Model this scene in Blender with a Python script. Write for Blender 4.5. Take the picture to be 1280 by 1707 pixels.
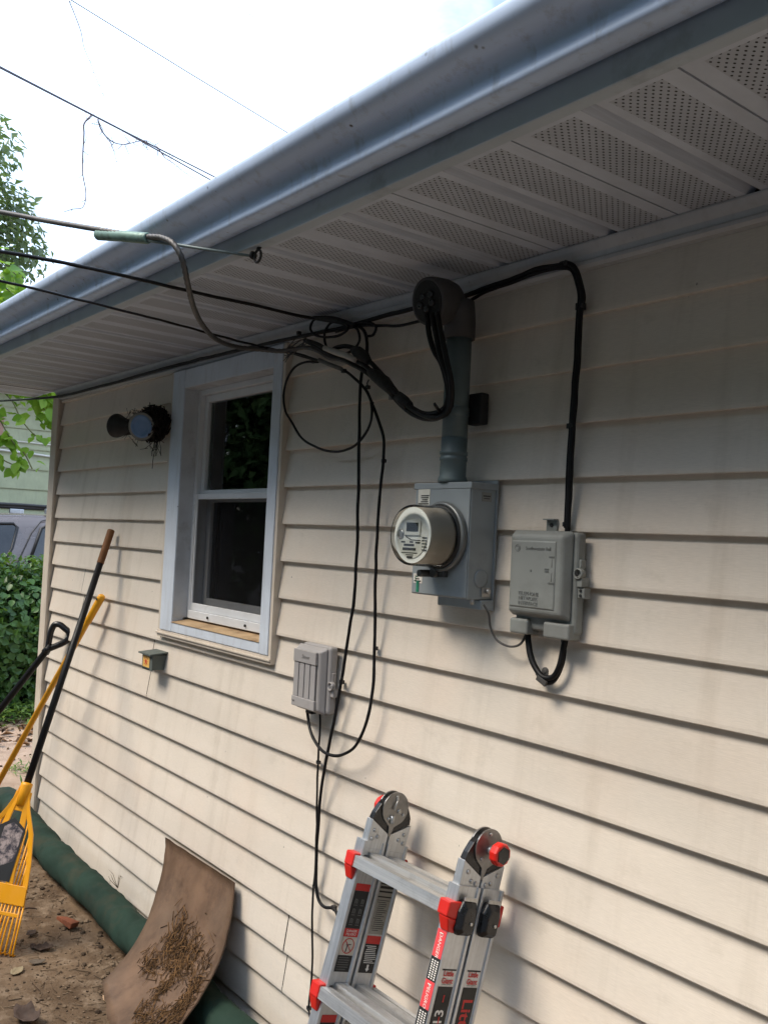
import bpy, math, random
from mathutils import Vector, Matrix, noise as mnoise
random.seed(7)
R = math.radians
scene = bpy.context.scene
for o in list(bpy.data.objects):
    bpy.data.objects.remove(o)
COL = scene.collection

# ------------------------------------------------------------------ camera
cam_d = bpy.data.cameras.new('camera'); cam = bpy.data.objects.new('camera', cam_d); COL.objects.link(cam)
cam_d.sensor_fit = 'HORIZONTAL'; cam_d.sensor_width = 36.0; cam_d.lens = 36.0 * 1513.9 / 1280.0
cam_d.clip_start = 0.02; cam_d.clip_end = 500
yaw, pitch, roll = .9082, .0332, .0489
fw = Vector((-math.sin(yaw) * math.cos(pitch), math.cos(yaw) * math.cos(pitch), math.sin(pitch)))
rt = Vector((math.cos(yaw), math.sin(yaw), 0)); upv = rt.cross(fw)
r2 = rt * math.cos(roll) + upv * math.sin(roll); u2 = -rt * math.sin(roll) + upv * math.cos(roll)
cam.matrix_world = Matrix(((r2.x, u2.x, -fw.x, 0.0), (r2.y, u2.y, -fw.y, -1.4826), (r2.z, u2.z, -fw.z, 1.504), (0, 0, 0, 1)))
scene.camera = cam

# ------------------------------------------------------------------ sky and sun (bright haze, thin broken cloud)
SUN = Vector((-.38, -1.0, 1.46)).normalized()
world = bpy.data.worlds.new('World'); scene.world = world; world.use_nodes = True
wt = world.node_tree; wn = wt.nodes; wn.clear()
wo = wn.new('ShaderNodeOutputWorld'); bg = wn.new('ShaderNodeBackground'); bg.inputs[1].default_value = 0.08
sky = wn.new('ShaderNodeTexSky'); sky.sky_type = 'NISHITA'; sky.sun_disc = False
sky.sun_elevation = math.asin(SUN.z); sky.sun_rotation = math.atan2(SUN.x, SUN.y)
sky.air_density = 1.2; sky.dust_density = 2.0
tc = wn.new('ShaderNodeTexCoord'); mp = wn.new('ShaderNodeMapping'); mp.inputs['Scale'].default_value = (1.6, 1.6, 3.4)
nz = wn.new('ShaderNodeTexNoise'); nz.inputs['Scale'].default_value = 2.2; nz.inputs['Detail'].default_value = 6; nz.inputs['Roughness'].default_value = .55
rp = wn.new('ShaderNodeValToRGB'); rp.color_ramp.elements[0].position = .38; rp.color_ramp.elements[1].position = .56
rp.color_ramp.elements[0].color = (.22, .22, .22, 1); rp.color_ramp.elements[1].color = (1, 1, 1, 1)
mx = wn.new('ShaderNodeMixRGB'); mx.inputs[2].default_value = (6.9, 8.5, 11.0, 1)
wt.links.new(tc.outputs['Generated'], mp.inputs[0]); wt.links.new(mp.outputs[0], nz.inputs[0])
wt.links.new(nz.outputs['Fac'], rp.inputs[0]); wt.links.new(rp.outputs[0], mx.inputs[0])
wt.links.new(sky.outputs[0], mx.inputs[1]); wt.links.new(mx.outputs[0], bg.inputs[0]); wt.links.new(bg.outputs[0], wo.inputs[0])
sun_d = bpy.data.lights.new('sun', 'SUN'); sun_d.energy = 1.5; sun_d.angle = R(26); sun_d.color = (1.0, .88, .73)
sun = bpy.data.objects.new('sun', sun_d); COL.objects.link(sun); sun.rotation_euler = (-SUN).to_track_quat('-Z', 'Y').to_euler()
vs = scene.view_settings; vs.view_transform = 'Standard'; vs.look = 'None'; vs.gamma = 1; vs.exposure = 1.58; vs.use_curve_mapping = False

# ------------------------------------------------------------------ helpers
def s2l(c):
    return tuple(((x / 255) / 12.92 if x / 255 <= .04045 else ((x / 255 + .055) / 1.055) ** 2.4) for x in c)

class MB:
    """collects geometry in world space"""
    def __init__(s): s.v = []; s.f = []; s.s = []; s.m = []; s.mi = 0
    def face(s, idx, sm=False): s.f.append(tuple(idx)); s.s.append(sm); s.m.append(s.mi)
    def poly(s, pts, sm=False):
        b = len(s.v); s.v += [Vector(p) for p in pts]; s.face(range(b, b + len(pts)), sm); return s
    def box(s, c, d, M=None):
        b = len(s.v); c = Vector(c)
        for z in (-1, 1):
            for y in (-1, 1):
                for x in (-1, 1):
                    p = Vector((x * d[0] / 2, y * d[1] / 2, z * d[2] / 2))
                    s.v.append(c + (M @ p if M else p))
        for q in ((0, 2, 3, 1), (4, 5, 7, 6), (0, 1, 5, 4), (2, 6, 7, 3), (0, 4, 6, 2), (1, 3, 7, 5)): s.face([b + i for i in q])
        return s
    def bx(s, x0, x1, y0, y1, z0, z1):
        return s.box(((x0 + x1) / 2, (y0 + y1) / 2, (z0 + z1) / 2), (abs(x1 - x0), abs(y1 - y0), abs(z1 - z0)))
    def prism(s, pts, d, sm=False):
        """closed polygon pts (3d) extruded by vector d"""
        b = len(s.v); n = len(pts); d = Vector(d)
        s.v += [Vector(p) for p in pts] + [Vector(p) + d for p in pts]
        s.face(range(b, b + n)); s.face(range(b + 2 * n - 1, b + n - 1, -1))
        for i in range(n):
            j = (i + 1) % n; s.face((b + i, b + n + i, b + n + j, b + j), sm)
        return s
    def loft(s, rings, sm=True, cap=True, closed=True):
        b = len(s.v); n = len(rings[0])
        for r in rings: s.v += [Vector(p) for p in r]
        for k in range(len(rings) - 1):
            for i in range(n if closed else n - 1):
                j = (i + 1) % n
                s.face((b + k * n + i, b + k * n + j, b + (k + 1) * n + j, b + (k + 1) * n + i), sm)
        if cap and closed:
            s.face(range(b + n - 1, b - 1, -1)); e = b + (len(rings) - 1) * n; s.face(range(e, e + n))
        return s
    def tube(s, path, r, n=8, cap=True, helix=None):
        P = [Vector(p) for p in path]; m = len(P)
        rs = r if isinstance(r, (list, tuple)) else [r] * m
        T = []
        for i in range(m):
            t = P[min(i + 1, m - 1)] - P[max(i - 1, 0)]
            T.append(t.normalized() if t.length > 1e-9 else Vector((0, 0, 1)))
        a = Vector((0, 0, 1)) if abs(T[0].z) < .9 else Vector((1, 0, 0))
        u = (a - T[0] * a.dot(T[0])).normalized(); rings = []; L = 0
        for i in range(m):
            if i: L += (P[i] - P[i - 1]).length
            u = (u - T[i] * u.dot(T[i])).normalized(); w = T[i].cross(u); ring = []
            for k in range(n):
                th = 2 * math.pi * k / n; q = rs[i]
                if helix: q *= 1 + helix[2] * math.cos(helix[0] * th - helix[1] * L)
                ring.append(P[i] + u * (q * math.cos(th)) + w * (q * math.sin(th)))
            rings.append(ring)
        return s.loft(rings, True, cap)
    def lathe(s, prof, o, ax, n=24, sm=True, cap=True, sc=(1, 1), ref=None):
        o = Vector(o); ax = Vector(ax).normalized()
        a = Vector(ref) if ref else (Vector((0, 0, 1)) if abs(ax.z) < .9 else Vector((1, 0, 0)))
        u = (a - ax * a.dot(ax)).normalized(); w = ax.cross(u)
        return s.loft([[o + ax * h + u * (r * math.cos(2 * math.pi * k / n) * sc[0]) + w * (r * math.sin(2 * math.pi * k / n) * sc[1]) for k in range(n)] for r, h in prof], sm, cap)
    def text(s, string, size, o, xd, yd, thick=0.0, shear=0.0, sx=1.0, align='CENTER', bold=0.0):
        cu = bpy.data.curves.new('t', 'FONT'); cu.body = string; cu.align_x = align; cu.align_y = 'CENTER'; cu.size = 1.0; cu.shear = shear; cu.offset = bold
        cu.resolution_u = 2; cu.extrude = thick / size / 2 if thick else 0; cu.space_line = .95
        ob = bpy.data.objects.new('t', cu); me = bpy.data.meshes.new_from_object(ob)
        o = Vector(o); xd = Vector(xd).normalized(); yd = Vector(yd).normalized(); zd = xd.cross(yd); b = len(s.v)
        for q in me.vertices: s.v.append(o + xd * (q.co.x * size * sx) + yd * (q.co.y * size) + zd * (q.co.z * size))
        for q in me.polygons: s.face([b + i for i in q.vertices])
        bpy.data.objects.remove(ob); bpy.data.curves.remove(cu); bpy.data.meshes.remove(me); return s
    def mesh(s, name, M=None):
        me = bpy.data.meshes.new(name)
        me.from_pydata([tuple(M @ p) if M else tuple(p) for p in s.v], [], s.f)
        me.polygons.foreach_set('use_smooth', s.s); me.polygons.foreach_set('material_index', s.m); me.update(); return me
    def build(s, name, mat, parent=None, bev=0, seg=2, **tags):
        M = WM[parent.name].inverted() if parent else None
        me = s.mesh(name, M)
        for m_ in (mat if isinstance(mat, (list, tuple)) else [mat]): me.materials.append(m_)
        ob = bpy.data.objects.new(name, me); COL.objects.link(ob)
        if parent: ob.parent = parent; WM[ob.name] = WM[parent.name].copy()
        else: WM[ob.name] = Matrix.Identity(4)
        if bev:
            b = ob.modifiers.new('bevel', 'BEVEL'); b.width = bev; b.segments = seg; b.limit_method = 'ANGLE'; b.angle_limit = R(35); b.harden_normals = False
        for k, q in tags.items(): ob[k] = q
        return ob
WM = {}
def root(name, loc, label, cat, group=None, rot=None):
    e = bpy.data.objects.new(name, None); COL.objects.link(e); e.empty_display_size = .05
    M = Matrix.Translation(loc) @ (rot.to_4x4() if rot else Matrix.Identity(4)); e.matrix_world = M; WM[e.name] = M.copy()
    e['label'] = label; e['category'] = cat
    if group: e['group'] = group
    return e
def inst(src, name, parent, loc=(0, 0, 0), rot=None, scale=None):
    o = bpy.data.objects.new(name, src.data if hasattr(src, 'data') else src); COL.objects.link(o); o.parent = parent; o.location = loc
    if rot: o.rotation_euler = rot
    if scale: o.scale = scale
    return o
def crom(P, n=8):
    P = [Vector(p) for p in P]
    if len(P) < 3: return P
    Q = [P[0] * 2 - P[1]] + P + [P[-1] * 2 - P[-2]]; out = []
    for i in range(1, len(Q) - 2):
        a, b, c, d = Q[i - 1:i + 3]; t0 = 0.0; t1 = t0 + max(1e-4, (b - a).length) ** .5; t2 = t1 + max(1e-4, (c - b).length) ** .5; t3 = t2 + max(1e-4, (d - c).length) ** .5
        for k in range(n):
            t = t1 + (t2 - t1) * k / n
            a1 = a * ((t1 - t) / (t1 - t0)) + b * ((t - t0) / (t1 - t0)); a2 = b * ((t2 - t) / (t2 - t1)) + c * ((t - t1) / (t2 - t1)); a3 = c * ((t3 - t) / (t3 - t2)) + d * ((t - t2) / (t3 - t2))
            b1 = a1 * ((t2 - t) / (t2 - t0)) + a2 * ((t - t0) / (t2 - t0)); b2 = a2 * ((t3 - t) / (t3 - t1)) + a3 * ((t - t1) / (t3 - t1))
            out.append(b1 * ((t2 - t) / (t2 - t1)) + b2 * ((t - t1) / (t2 - t1)))
    out.append(P[-1]); return out

# ------------------------------------------------------------------ materials
class NT:
    def __init__(s, name):
        s.mat = bpy.data.materials.new(name); s.mat.use_nodes = True; s.t = s.mat.node_tree; s.n = s.t.nodes
        s.b = s.n['Principled BSDF']; s.tc = s.n.new('ShaderNodeTexCoord')
    def link(s, a, b): s.t.links.new(a, b)
    def val(s, x, sock):
        if hasattr(x, 'links') or hasattr(x, 'is_linked'): s.link(x, sock)
        else: sock.default_value = x
    def math(s, op, a, b=0.0, c=0.0):
        q = s.n.new('ShaderNodeMath'); q.operation = op; s.val(a, q.inputs[0]); s.val(b, q.inputs[1])
        if op in ('MULTIPLY_ADD', 'SMOOTH_MIN', 'COMPARE'): s.val(c, q.inputs[2])
        return q.outputs[0]
    def map(s, scale=(1, 1, 1), loc=(0, 0, 0), coord='Object'):
        q = s.n.new('ShaderNodeMapping'); q.inputs['Scale'].default_value = scale; q.inputs['Location'].default_value = loc
        s.link(s.tc.outputs[coord], q.inputs[0]); return q.outputs[0]
    def noise(s, vec, scale, detail=4, rough=.55):
        q = s.n.new('ShaderNodeTexNoise'); q.inputs['Scale'].default_value = scale; q.inputs['Detail'].default_value = detail; q.inputs['Roughness'].default_value = rough
        s.link(vec, q.inputs[0]); return q.outputs['Fac']
    def vor(s, vec, scale, rnd=1.0):
        q = s.n.new('ShaderNodeTexVoronoi'); q.inputs['Scale'].default_value = scale; q.inputs['Randomness'].default_value = rnd; s.link(vec, q.inputs[0]); return q
    def ramp(s, f, stops):
        q = s.n.new('ShaderNodeValToRGB'); e = q.color_ramp.elements
        while len(e) < len(stops): e.new(.5)
        for i, (p, c) in enumerate(stops):
            e[i].position = p; e[i].color = (c, c, c, 1) if isinstance(c, (int, float)) else (*c[:3], 1)
        s.val(f, q.inputs[0]); return q.outputs[0]
    def mix(s, f, a, b, mode='MIX'):
        q = s.n.new('ShaderNodeMixRGB'); q.blend_type = mode; s.val(f, q.inputs[0])
        for x, i in ((a, 1), (b, 2)):
            if isinstance(x, tuple): q.inputs[i].default_value = (*x[:3], 1)
            else: s.link(x, q.inputs[i])
        return q.outputs[0]
    def bump(s, h, strength=.3, dist=.01):
        q = s.n.new('ShaderNodeBump'); q.inputs['Strength'].default_value = strength; q.inputs['Distance'].default_value = dist
        s.link(h, q.inputs['Height']); s.link(q.outputs[0], s.b.inputs['Normal'])
    def fin(s, col, rough=.5, metal=0, spec=.5):
        s.val(col if not isinstance(col, tuple) else (*col[:3], 1), s.b.inputs['Base Color'])
        s.val(rough, s.b.inputs['Roughness']); s.b.inputs['Metallic'].default_value = metal; s.b.inputs['Specular IOR Level'].default_value = spec
        return s.mat
def sc(c, k): return tuple(x * k for x in c)
def mat(name, col, rough=.5, metal=0, var=.12, vs=9, bump=0, bs=80, spec=.5, grime=None, gscale=5, gpos=(.5, .72)):
    t = NT(name); v = t.map()
    n1 = t.noise(v, vs, 5); c = t.mix(t.ramp(n1, [(.3, 0.0), (.7, 1.0)]), sc(col, 1 - var), sc(col, 1 + var))
    if grime:
        g = t.ramp(t.noise(v, gscale, 8, .65), [(gpos[0], 0.0), (gpos[1], 1.0)]); c = t.mix(g, c, grime)
    rr = t.ramp(t.noise(v, vs * 2.3, 3), [(.3, max(0, rough - .08)), (.7, min(1, rough + .1))])
    if bump: t.bump(t.noise(v, bs, 4), bump, .002)
    return t.fin(c, rr, metal, spec)

def siding_mat():
    t = NT('cream vinyl siding'); g = t.tc.outputs['Object']
    base = s2l((215, 206, 193))
    n1 = t.noise(t.map((.5, 1, 1.4)), 2.2, 5)
    c = t.mix(t.ramp(n1, [(.32, 0.0), (.7, 1.0)]), sc(base, .88), sc(base, 1.07))
    st = t.ramp(t.noise(t.map((5.5, 1, .35)), 2.6, 6, .6), [(.52, 0.0), (.8, .40)])
    c = t.mix(st, c, s2l((164, 152, 134)))
    pk = t.ramp(t.noise(t.map((1, 1, 1), (3, 1, 2)), 3.1, 3), [(.5, 0.0), (.75, .25)])
    c = t.mix(pk, c, s2l((220, 198, 178)))
    vv = t.vor(t.map((1, 1, .7)), 15); sp = t.ramp(vv.outputs['Distance'], [(.018, .9), (.040, 0.0)])
    gate = t.ramp(t.noise(t.map(), 9, 2), [(.50, 0.0), (.56, 1.0)])
    c = t.mix(t.math('MULTIPLY', sp, gate), c, (.06, .05, .04))
    blot = t.ramp(t.noise(t.map((1.6, 1, 2.2), (7, 0, 1)), 5.5, 8, .7), [(.58, 0.0), (.85, .38)])
    c = t.mix(blot, c, s2l((150, 140, 122)))
    fine = t.ramp(t.noise(t.map((6, 6, 60)), 9, 4), [(.35, .96), (.65, 1.04)])
    c = t.mix(1.0, c, fine, 'MULTIPLY')
    h = t.math('ADD', t.noise(t.map((4, 4, 70)), 10, 4), t.math('MULTIPLY', t.noise(t.map((2.5, 1, 2.5)), 1.6, 2), 4.0)); t.bump(h, .11, .003)
    return t.fin(c, t.ramp(n1, [(.3, .38), (.7, .52)]), 0, .45)
def soffit_mat():
    t = NT('perforated soffit vinyl'); sx = t.n.new('ShaderNodeSeparateXYZ'); t.link(t.tc.outputs['Object'], sx.inputs[0])
    x, y = sx.outputs[0], sx.outputs[1]; PX, PY = .0064, .0168
    u = t.math('MODULO', x, .1524)
    band = t.math('MULTIPLY', t.math('GREATER_THAN', u, .0310), t.math('LESS_THAN', u, .1200))
    yb = t.math('MULTIPLY', t.math('GREATER_THAN', y, -.462), t.math('LESS_THAN', y, -.012))
    rx = t.math('DIVIDE', x, PX); row = t.math('FLOOR', rx); dx = t.math('MULTIPLY', t.math('SUBTRACT', t.math('FRACT', rx), .5), PX / .0020)
    off = t.math('MULTIPLY', t.math('MODULO', row, 2.0), .5)
    ry = t.math('ADD', t.math('ADD', t.math('DIVIDE', y, PY), off), 100.0); dy = t.math('MULTIPLY', t.math('SUBTRACT', t.math('FRACT', ry), .5), PY / .0027)
    d = t.math('ADD', t.math('MULTIPLY', dx, dx), t.math('MULTIPLY', dy, dy))
    hole = t.math('MULTIPLY', t.math('MULTIPLY', t.ramp(d, [(.55, 1.0), (1.0, 0.0)]), band), yb)
    base = s2l((196, 203, 214)); n = t.noise(t.map((1, 1, 1), coord='Generated'), 4, 6)
    c = t.mix(t.ramp(n, [(.35, 0.0), (.7, 1.0)]), sc(base, .86), sc(base, 1.05))
    c = t.mix(t.math('MULTIPLY', t.math('MULTIPLY', band, yb), .28), c, s2l((118, 118, 120)))
    c = t.mix(hole, c, (.012, .011, .010))
    t.bump(t.math('SUBTRACT', 1.0, hole), .5, .002)
    return t.fin(c, .55, 0, .35)
def gutter_mat():
    t = NT('weathered white gutter paint'); v = t.map()
    base = s2l((192, 211, 238))
    c = t.mix(t.ramp(t.noise(t.map((.7, 3, 3)), 3, 6), [(.3, 0.0), (.7, 1.0)]), sc(base, .86), sc(base, 1.06))
    c = t.mix(t.ramp(t.noise(t.map((6, 6, 2)), 5, 8, .7), [(.52, 0.0), (.8, .6)]), c, s2l((120, 118, 114)))
    vv = t.vor(v, 30); sp = t.ramp(vv.outputs['Distance'], [(.06, 1.0), (.14, 0.0)]); gate = t.ramp(t.noise(v, 9, 2), [(.55, 0.0), (.60, 1.0)])
    c = t.mix(t.math('MULTIPLY', sp, gate), c, (.05, .045, .04))
    t.bump(t.noise(t.map((2, 10, 10)), 3, 3), .12, .004)
    return t.fin(c, .52, 0, .4)
def trim_mat(name, col, rough=.45):
    t = NT(name); v = t.map()
    c = t.mix(t.ramp(t.noise(v, 6, 6), [(.3, 0.0), (.7, 1.0)]), sc(col, .88), sc(col, 1.06))
    c = t.mix(t.ramp(t.noise(t.map((8, 8, 1.5)), 4, 8, .7), [(.50, 0.0), (.85, .40)]), c, s2l((126, 118, 108)))
    vv = t.vor(v, 22); sp = t.ramp(vv.outputs['Distance'], [(.04, 1.0), (.09, 0.0)]); gate = t.ramp(t.noise(v, 11, 2), [(.57, 0.0), (.61, 1.0)])
    c = t.mix(t.math('MULTIPLY', sp, gate), c, (.04, .035, .03))
    t.bump(t.noise(v, 14, 3), .12, .004)
    return t.fin(c, rough, 0, .45)
def ground_mat():
    t = NT('bare dirt'); v = t.map()
    a, b, d = s2l((88, 71, 55)), s2l((126, 106, 85)), s2l((150, 131, 110))
    n = t.noise(v, 2.6, 10, .65); c = t.mix(t.ramp(n, [(.35, 0.0), (.62, 1.0)]), a, b)
    c = t.mix(t.ramp(t.noise(v, 11, 8, .7), [(.5, 0.0), (.72, 1.0)]), c, d)
    c = t.mix(t.ramp(t.noise(v, 46, 4, .7), [(.56, 0.0), (.72, .8)]), c, s2l((62, 50, 40)))
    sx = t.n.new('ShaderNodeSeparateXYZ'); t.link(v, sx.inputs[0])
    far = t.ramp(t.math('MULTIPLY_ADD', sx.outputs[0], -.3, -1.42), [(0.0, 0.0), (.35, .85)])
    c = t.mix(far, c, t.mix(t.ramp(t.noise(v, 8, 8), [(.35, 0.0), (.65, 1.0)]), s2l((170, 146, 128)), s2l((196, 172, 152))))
    yard = t.ramp(t.math('ADD', t.math('MULTIPLY_ADD', sx.outputs[1], -.5, -.55), t.math('MULTIPLY', t.noise(v, 1.5, 4), .5)), [(.25, 0.0), (.5, 1.0)])
    c = t.mix(yard, c, t.mix(t.noise(v, 7, 6), s2l((76, 76, 76)), s2l((98, 98, 98))))  # unseen ground behind the camera, grey chosen to set its bounce light
    t.bump(t.math('ADD', t.noise(v, 60, 6, .7), t.math('MULTIPLY', t.noise(v, 9, 5), 2.0)), .7, .012)
    return t.fin(c, .95, 0, .15)
def leaf_mat(name, c1, c2, trans=.35):
    t = NT(name); oi = t.n.new('ShaderNodeObjectInfo'); geo = t.n.new('ShaderNodeNewGeometry')
    r = t.math('FRACT', t.math('ADD', geo.outputs['Random Per Island'], oi.outputs['Random']))
    c = t.mix(r, c1, c2); t.fin(c, .42, 0, .4)
    tl = t.n.new('ShaderNodeBsdfTranslucent'); t.link(t.mix(.5, c, (.25, .40, .03)), tl.inputs[0])
    m = t.n.new('ShaderNodeMixShader'); m.inputs[0].default_value = trans
    t.link(t.b.outputs[0], m.inputs[1]); t.link(tl.outputs[0], m.inputs[2]); t.link(m.outputs[0], t.n['Material Output'].inputs[0]); return t.mat
def glass_mat(name, tint=(.9, .95, .93), rough=.02, ior=1.5):
    t = NT(name); t.n.remove(t.b); gl = t.n.new('ShaderNodeBsdfGlossy'); gl.inputs['Roughness'].default_value = rough; gl.inputs[0].default_value = (1, 1, 1, 1)
    tr = t.n.new('ShaderNodeBsdfTransparent'); tr.inputs[0].default_value = (*tint, 1); fr = t.n.new('ShaderNodeFresnel'); fr.inputs[0].default_value = ior
    m = t.n.new('ShaderNodeMixShader'); t.link(fr.outputs[0], m.inputs[0]); t.link(tr.outputs[0], m.inputs[1]); t.link(gl.outputs[0], m.inputs[2]); t.link(m.outputs[0], t.n['Material Output'].inputs[0]); return t.mat
def screen_mat():
    t = NT('insect screen'); t.n.remove(t.b); d = t.n.new('ShaderNodeBsdfDiffuse'); d.inputs[0].default_value = (.012, .012, .013, 1)
    tr = t.n.new('ShaderNodeBsdfTransparent'); m = t.n.new('ShaderNodeMixShader'); m.inputs[0].default_value = .55
    t.link(tr.outputs[0], m.inputs[1]); t.link(d.outputs[0], m.inputs[2]); t.link(m.outputs[0], t.n['Material Output'].inputs[0]); return t.mat
def brushed_mat(name, col=(.55, .56, .57), rough=.36, streak=(300, 1, 1), wear=.25):
    t = NT(name); n = t.noise(t.map(streak), 2, 4); c = t.mix(t.ramp(n, [(.3, 0.0), (.7, 1.0)]), sc(col, .82), sc(col, 1.1))
    g = t.ramp(t.noise(t.map(), 16, 7, .7), [(.5, 0.0), (.8, wear)]); c = t.mix(g, c, (.17, .15, .13))
    t.bump(n, .08, .001); return t.fin(c, t.ramp(n, [(.3, rough - .08), (.7, rough + .1)]), .85, .5)
def straw_colour(name, c1, c2, rough=.8):
    t = NT(name); geo = t.n.new('ShaderNodeNewGeometry'); return t.fin(t.mix(geo.outputs['Random Per Island'], c1, c2), rough, 0, .2)

m_siding = siding_mat(); m_soffit = soffit_mat(); m_gutter = gutter_mat()
m_trim = trim_mat('pale aluminium trim', s2l((203, 212, 223))); m_cream = trim_mat('cream trim', s2l((206, 195, 180)))
m_frieze = trim_mat('frieze trim', s2l((186, 188, 190)), .35)
m_vinylw = mat('white window vinyl', s2l((214, 216, 218)), .35, var=.06, grime=s2l((140, 130, 118)), gscale=9, gpos=(.6, .9))
m_sillwood = mat('weathered sill', s2l((172, 146, 112)), .8, var=.2, vs=14, bump=.3, grime=s2l((120, 92, 66)), gscale=18)
m_dark = mat('dark void', (.01, .01, .011), .8, var=.1)
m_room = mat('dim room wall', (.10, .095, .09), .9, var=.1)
m_glass = glass_mat('window glass', (.75, .82, .78)); m_screen = screen_mat()
m_shingle = mat('asphalt shingle', s2l((84, 80, 78)), .95, var=.25, vs=60, bump=.6, bs=300)
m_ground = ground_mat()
m_black = mat('black cable jacket', (.006, .006, .007), .5, var=.3, vs=20, spec=.25)
m_blackp = mat('black plastic', (.009, .009, .010), .30, var=.2, vs=25)
m_rubber = mat('black rubber tape', (.012, .012, .012), .7, var=.3, vs=40, bump=.3)
m_boxgrey = mat('grey painted steel', s2l((146, 154, 158)), .42, .15, var=.10, vs=6, bump=.05, bs=120, grime=s2l((104, 108, 108)), gscale=9, gpos=(.58, .9))
m_pipe = mat('galvanised conduit', s2l((100, 114, 116)), .5, .25, var=.15, vs=12, bump=.1)
m_hood = mat('weathered cast hood', s2l((72, 71, 72)), .65, .1, var=.18, vs=14, bump=.2)
m_nigrey = mat('grey moulded plastic', s2l((136, 140, 137)), .5, var=.09, vs=7, bump=.06, grime=s2l((96, 94, 90)), gscale=5, gpos=(.45, .8))
m_nitext = mat('raised grey lettering', s2l((114, 117, 115)), .5, var=.05)
m_smgrey = mat('light grey moulded plastic', s2l((156, 153, 152)), .5, var=.07, vs=8, grime=s2l((112, 106, 100)), gscale=8, gpos=(.6, .9))
m_smdark = mat('print and groove shade grey', s2l((70, 68, 66)), .6, var=.08)
m_steel = brushed_mat('zinc steel', (.50, .50, .49), .4, (60, 60, 60)); m_alu = brushed_mat('aluminium rail', (.56, .58, .60), .42, (90, 90, 4)); m_alurung = brushed_mat('aluminium rung', (.66, .66, .65), .40, (3, 160, 160), .45)
m_hinge = brushed_mat('hinge plate steel', (.24, .235, .23), .36, (40, 40, 40))
m_paper = mat('off-white sticker', s2l((205, 205, 196)), .6, var=.08, vs=40); m_ink = mat('printed black', (.014, .014, .014), .55, var=.1)
m_red = mat('red plastic', s2l((206, 34, 24)), .38, var=.08, vs=20); m_redprint = mat('red print', s2l((196, 44, 40)), .5, var=.06); m_pink = mat('faded red label', s2l((214, 70, 74)), .5, var=.06)
m_white = mat('white print', s2l((225, 222, 215)), .6, var=.05); m_whitelit = m_white
m_yellow = mat('yellow plastic', s2l((232, 158, 8)), .42, var=.06, vs=10, grime=s2l((150, 100, 30)), gscale=14, gpos=(.62, .95))
m_yellowpole = mat('yellow pole', s2l((226, 160, 22)), .45, var=.08, vs=12, grime=s2l((150, 108, 40)), gscale=20, gpos=(.6, .9))
m_grip = mat('brown worn grip', s2l((112, 72, 36)), .75, var=.2, vs=30, bump=.3)
m_green = mat('green woven sock', s2l((36, 55, 46)), .85, var=.2, vs=8, bump=.3, bs=500, grime=s2l((72, 64, 50)), gscale=7, gpos=(.5, .8), spec=.2)
m_copper = mat('green copper tag', s2l((44, 130, 100)), .4, var=.2, vs=60)
m_patina = mat('pale green sleeve', s2l((112, 140, 130)), .5, .2, var=.16, vs=40, bump=.2, bs=200, grime=s2l((80, 90, 84)), gscale=30)
m_alw = mat('bare stranded aluminium', s2l((92, 90, 88)), .5, .5, var=.2, vs=40); m_alw2 = mat('white tape', s2l((168, 166, 160)), .6, var=.1, vs=30)
# ------------------------------------------------------------------ the house
E_ = .1143; ZK = lambda k: 1.8874 - k * E_
XL, XR, HY = -4.60, 2.4, 5.6
ZS = 2.151                                   # soffit level at the near end
Rise = lambda x: .0105 * max(0.0, -x - 1.6)  # the eave climbs slightly towards the far corner
house = root('house', (-1.1, 2.8, 0), 'single-storey house with cream lap siding, white gutter and perforated eave soffit', 'house')
WX0, WX1, WZ0, WZ1 = -3.115, -2.480, 1.183, 2.040      # window opening
wall = MB()
wall.bx(XL + .02, WX0, .030, .155, -.1, ZS + .05); wall.bx(WX1, XR - .02, .030, .16, -.1, ZS + .05)
wall.bx(WX0, WX1, .0301, .1599, -.1, WZ0 - .004); wall.bx(WX0, WX1, .0301, .1599, WZ1, ZS + .05)
wall = wall.build('wall', mat('black building paper', (.02, .019, .018), .9), house)
def plank(x0, x1, k, top=None, lift=0):
    z0 = ZK(k); E2 = (top - z0) if top else E_ + .005
    prof = [(.0178, .0012), (.0006, .0), (-.0004, .0016), (-.0002, .009), (.0158, E2)]
    n = max(1, int((x1 - x0) / .3)); m = MB(); off = random.uniform(-.0007, .0007) - lift; rings = []
    for i in range(n + 1):
        x = x0 + (x1 - x0) * i / n; rr = []
        for j, (y, z) in enumerate(prof):
            w = mnoise.noise(Vector((x * 1.3, k * 3.7, 1.5))) * .0011 + off if j < 4 else 0
            dz = mnoise.noise(Vector((x * .8, k * 2.1, 7.5))) * .0009 if j < 4 else 0
            rr.append((x, y + w, z0 + z + dz))
        rings.append(rr)
    m.loft(rings, False, False, False); m.f = [f[::-1] for f in m.f]
    return m.build('siding_plank', m_siding, wall)
seams = {6: [-4.117], 7: [-4.106], 8: [-3.324], 9: [-3.341], 14: [-2.279], 15: [-2.276], 2: [.31], 3: [.312], 10: [.72], 11: [.723], 12: [-.42], 13: [-.418], 0: [1.2], 1: [1.2], 4: [1.6], 5: [1.6], 16: [.2]}
PX0, PX1 = -4.540, XR - .06; CX0, CX1 = -3.242, -2.410
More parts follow.
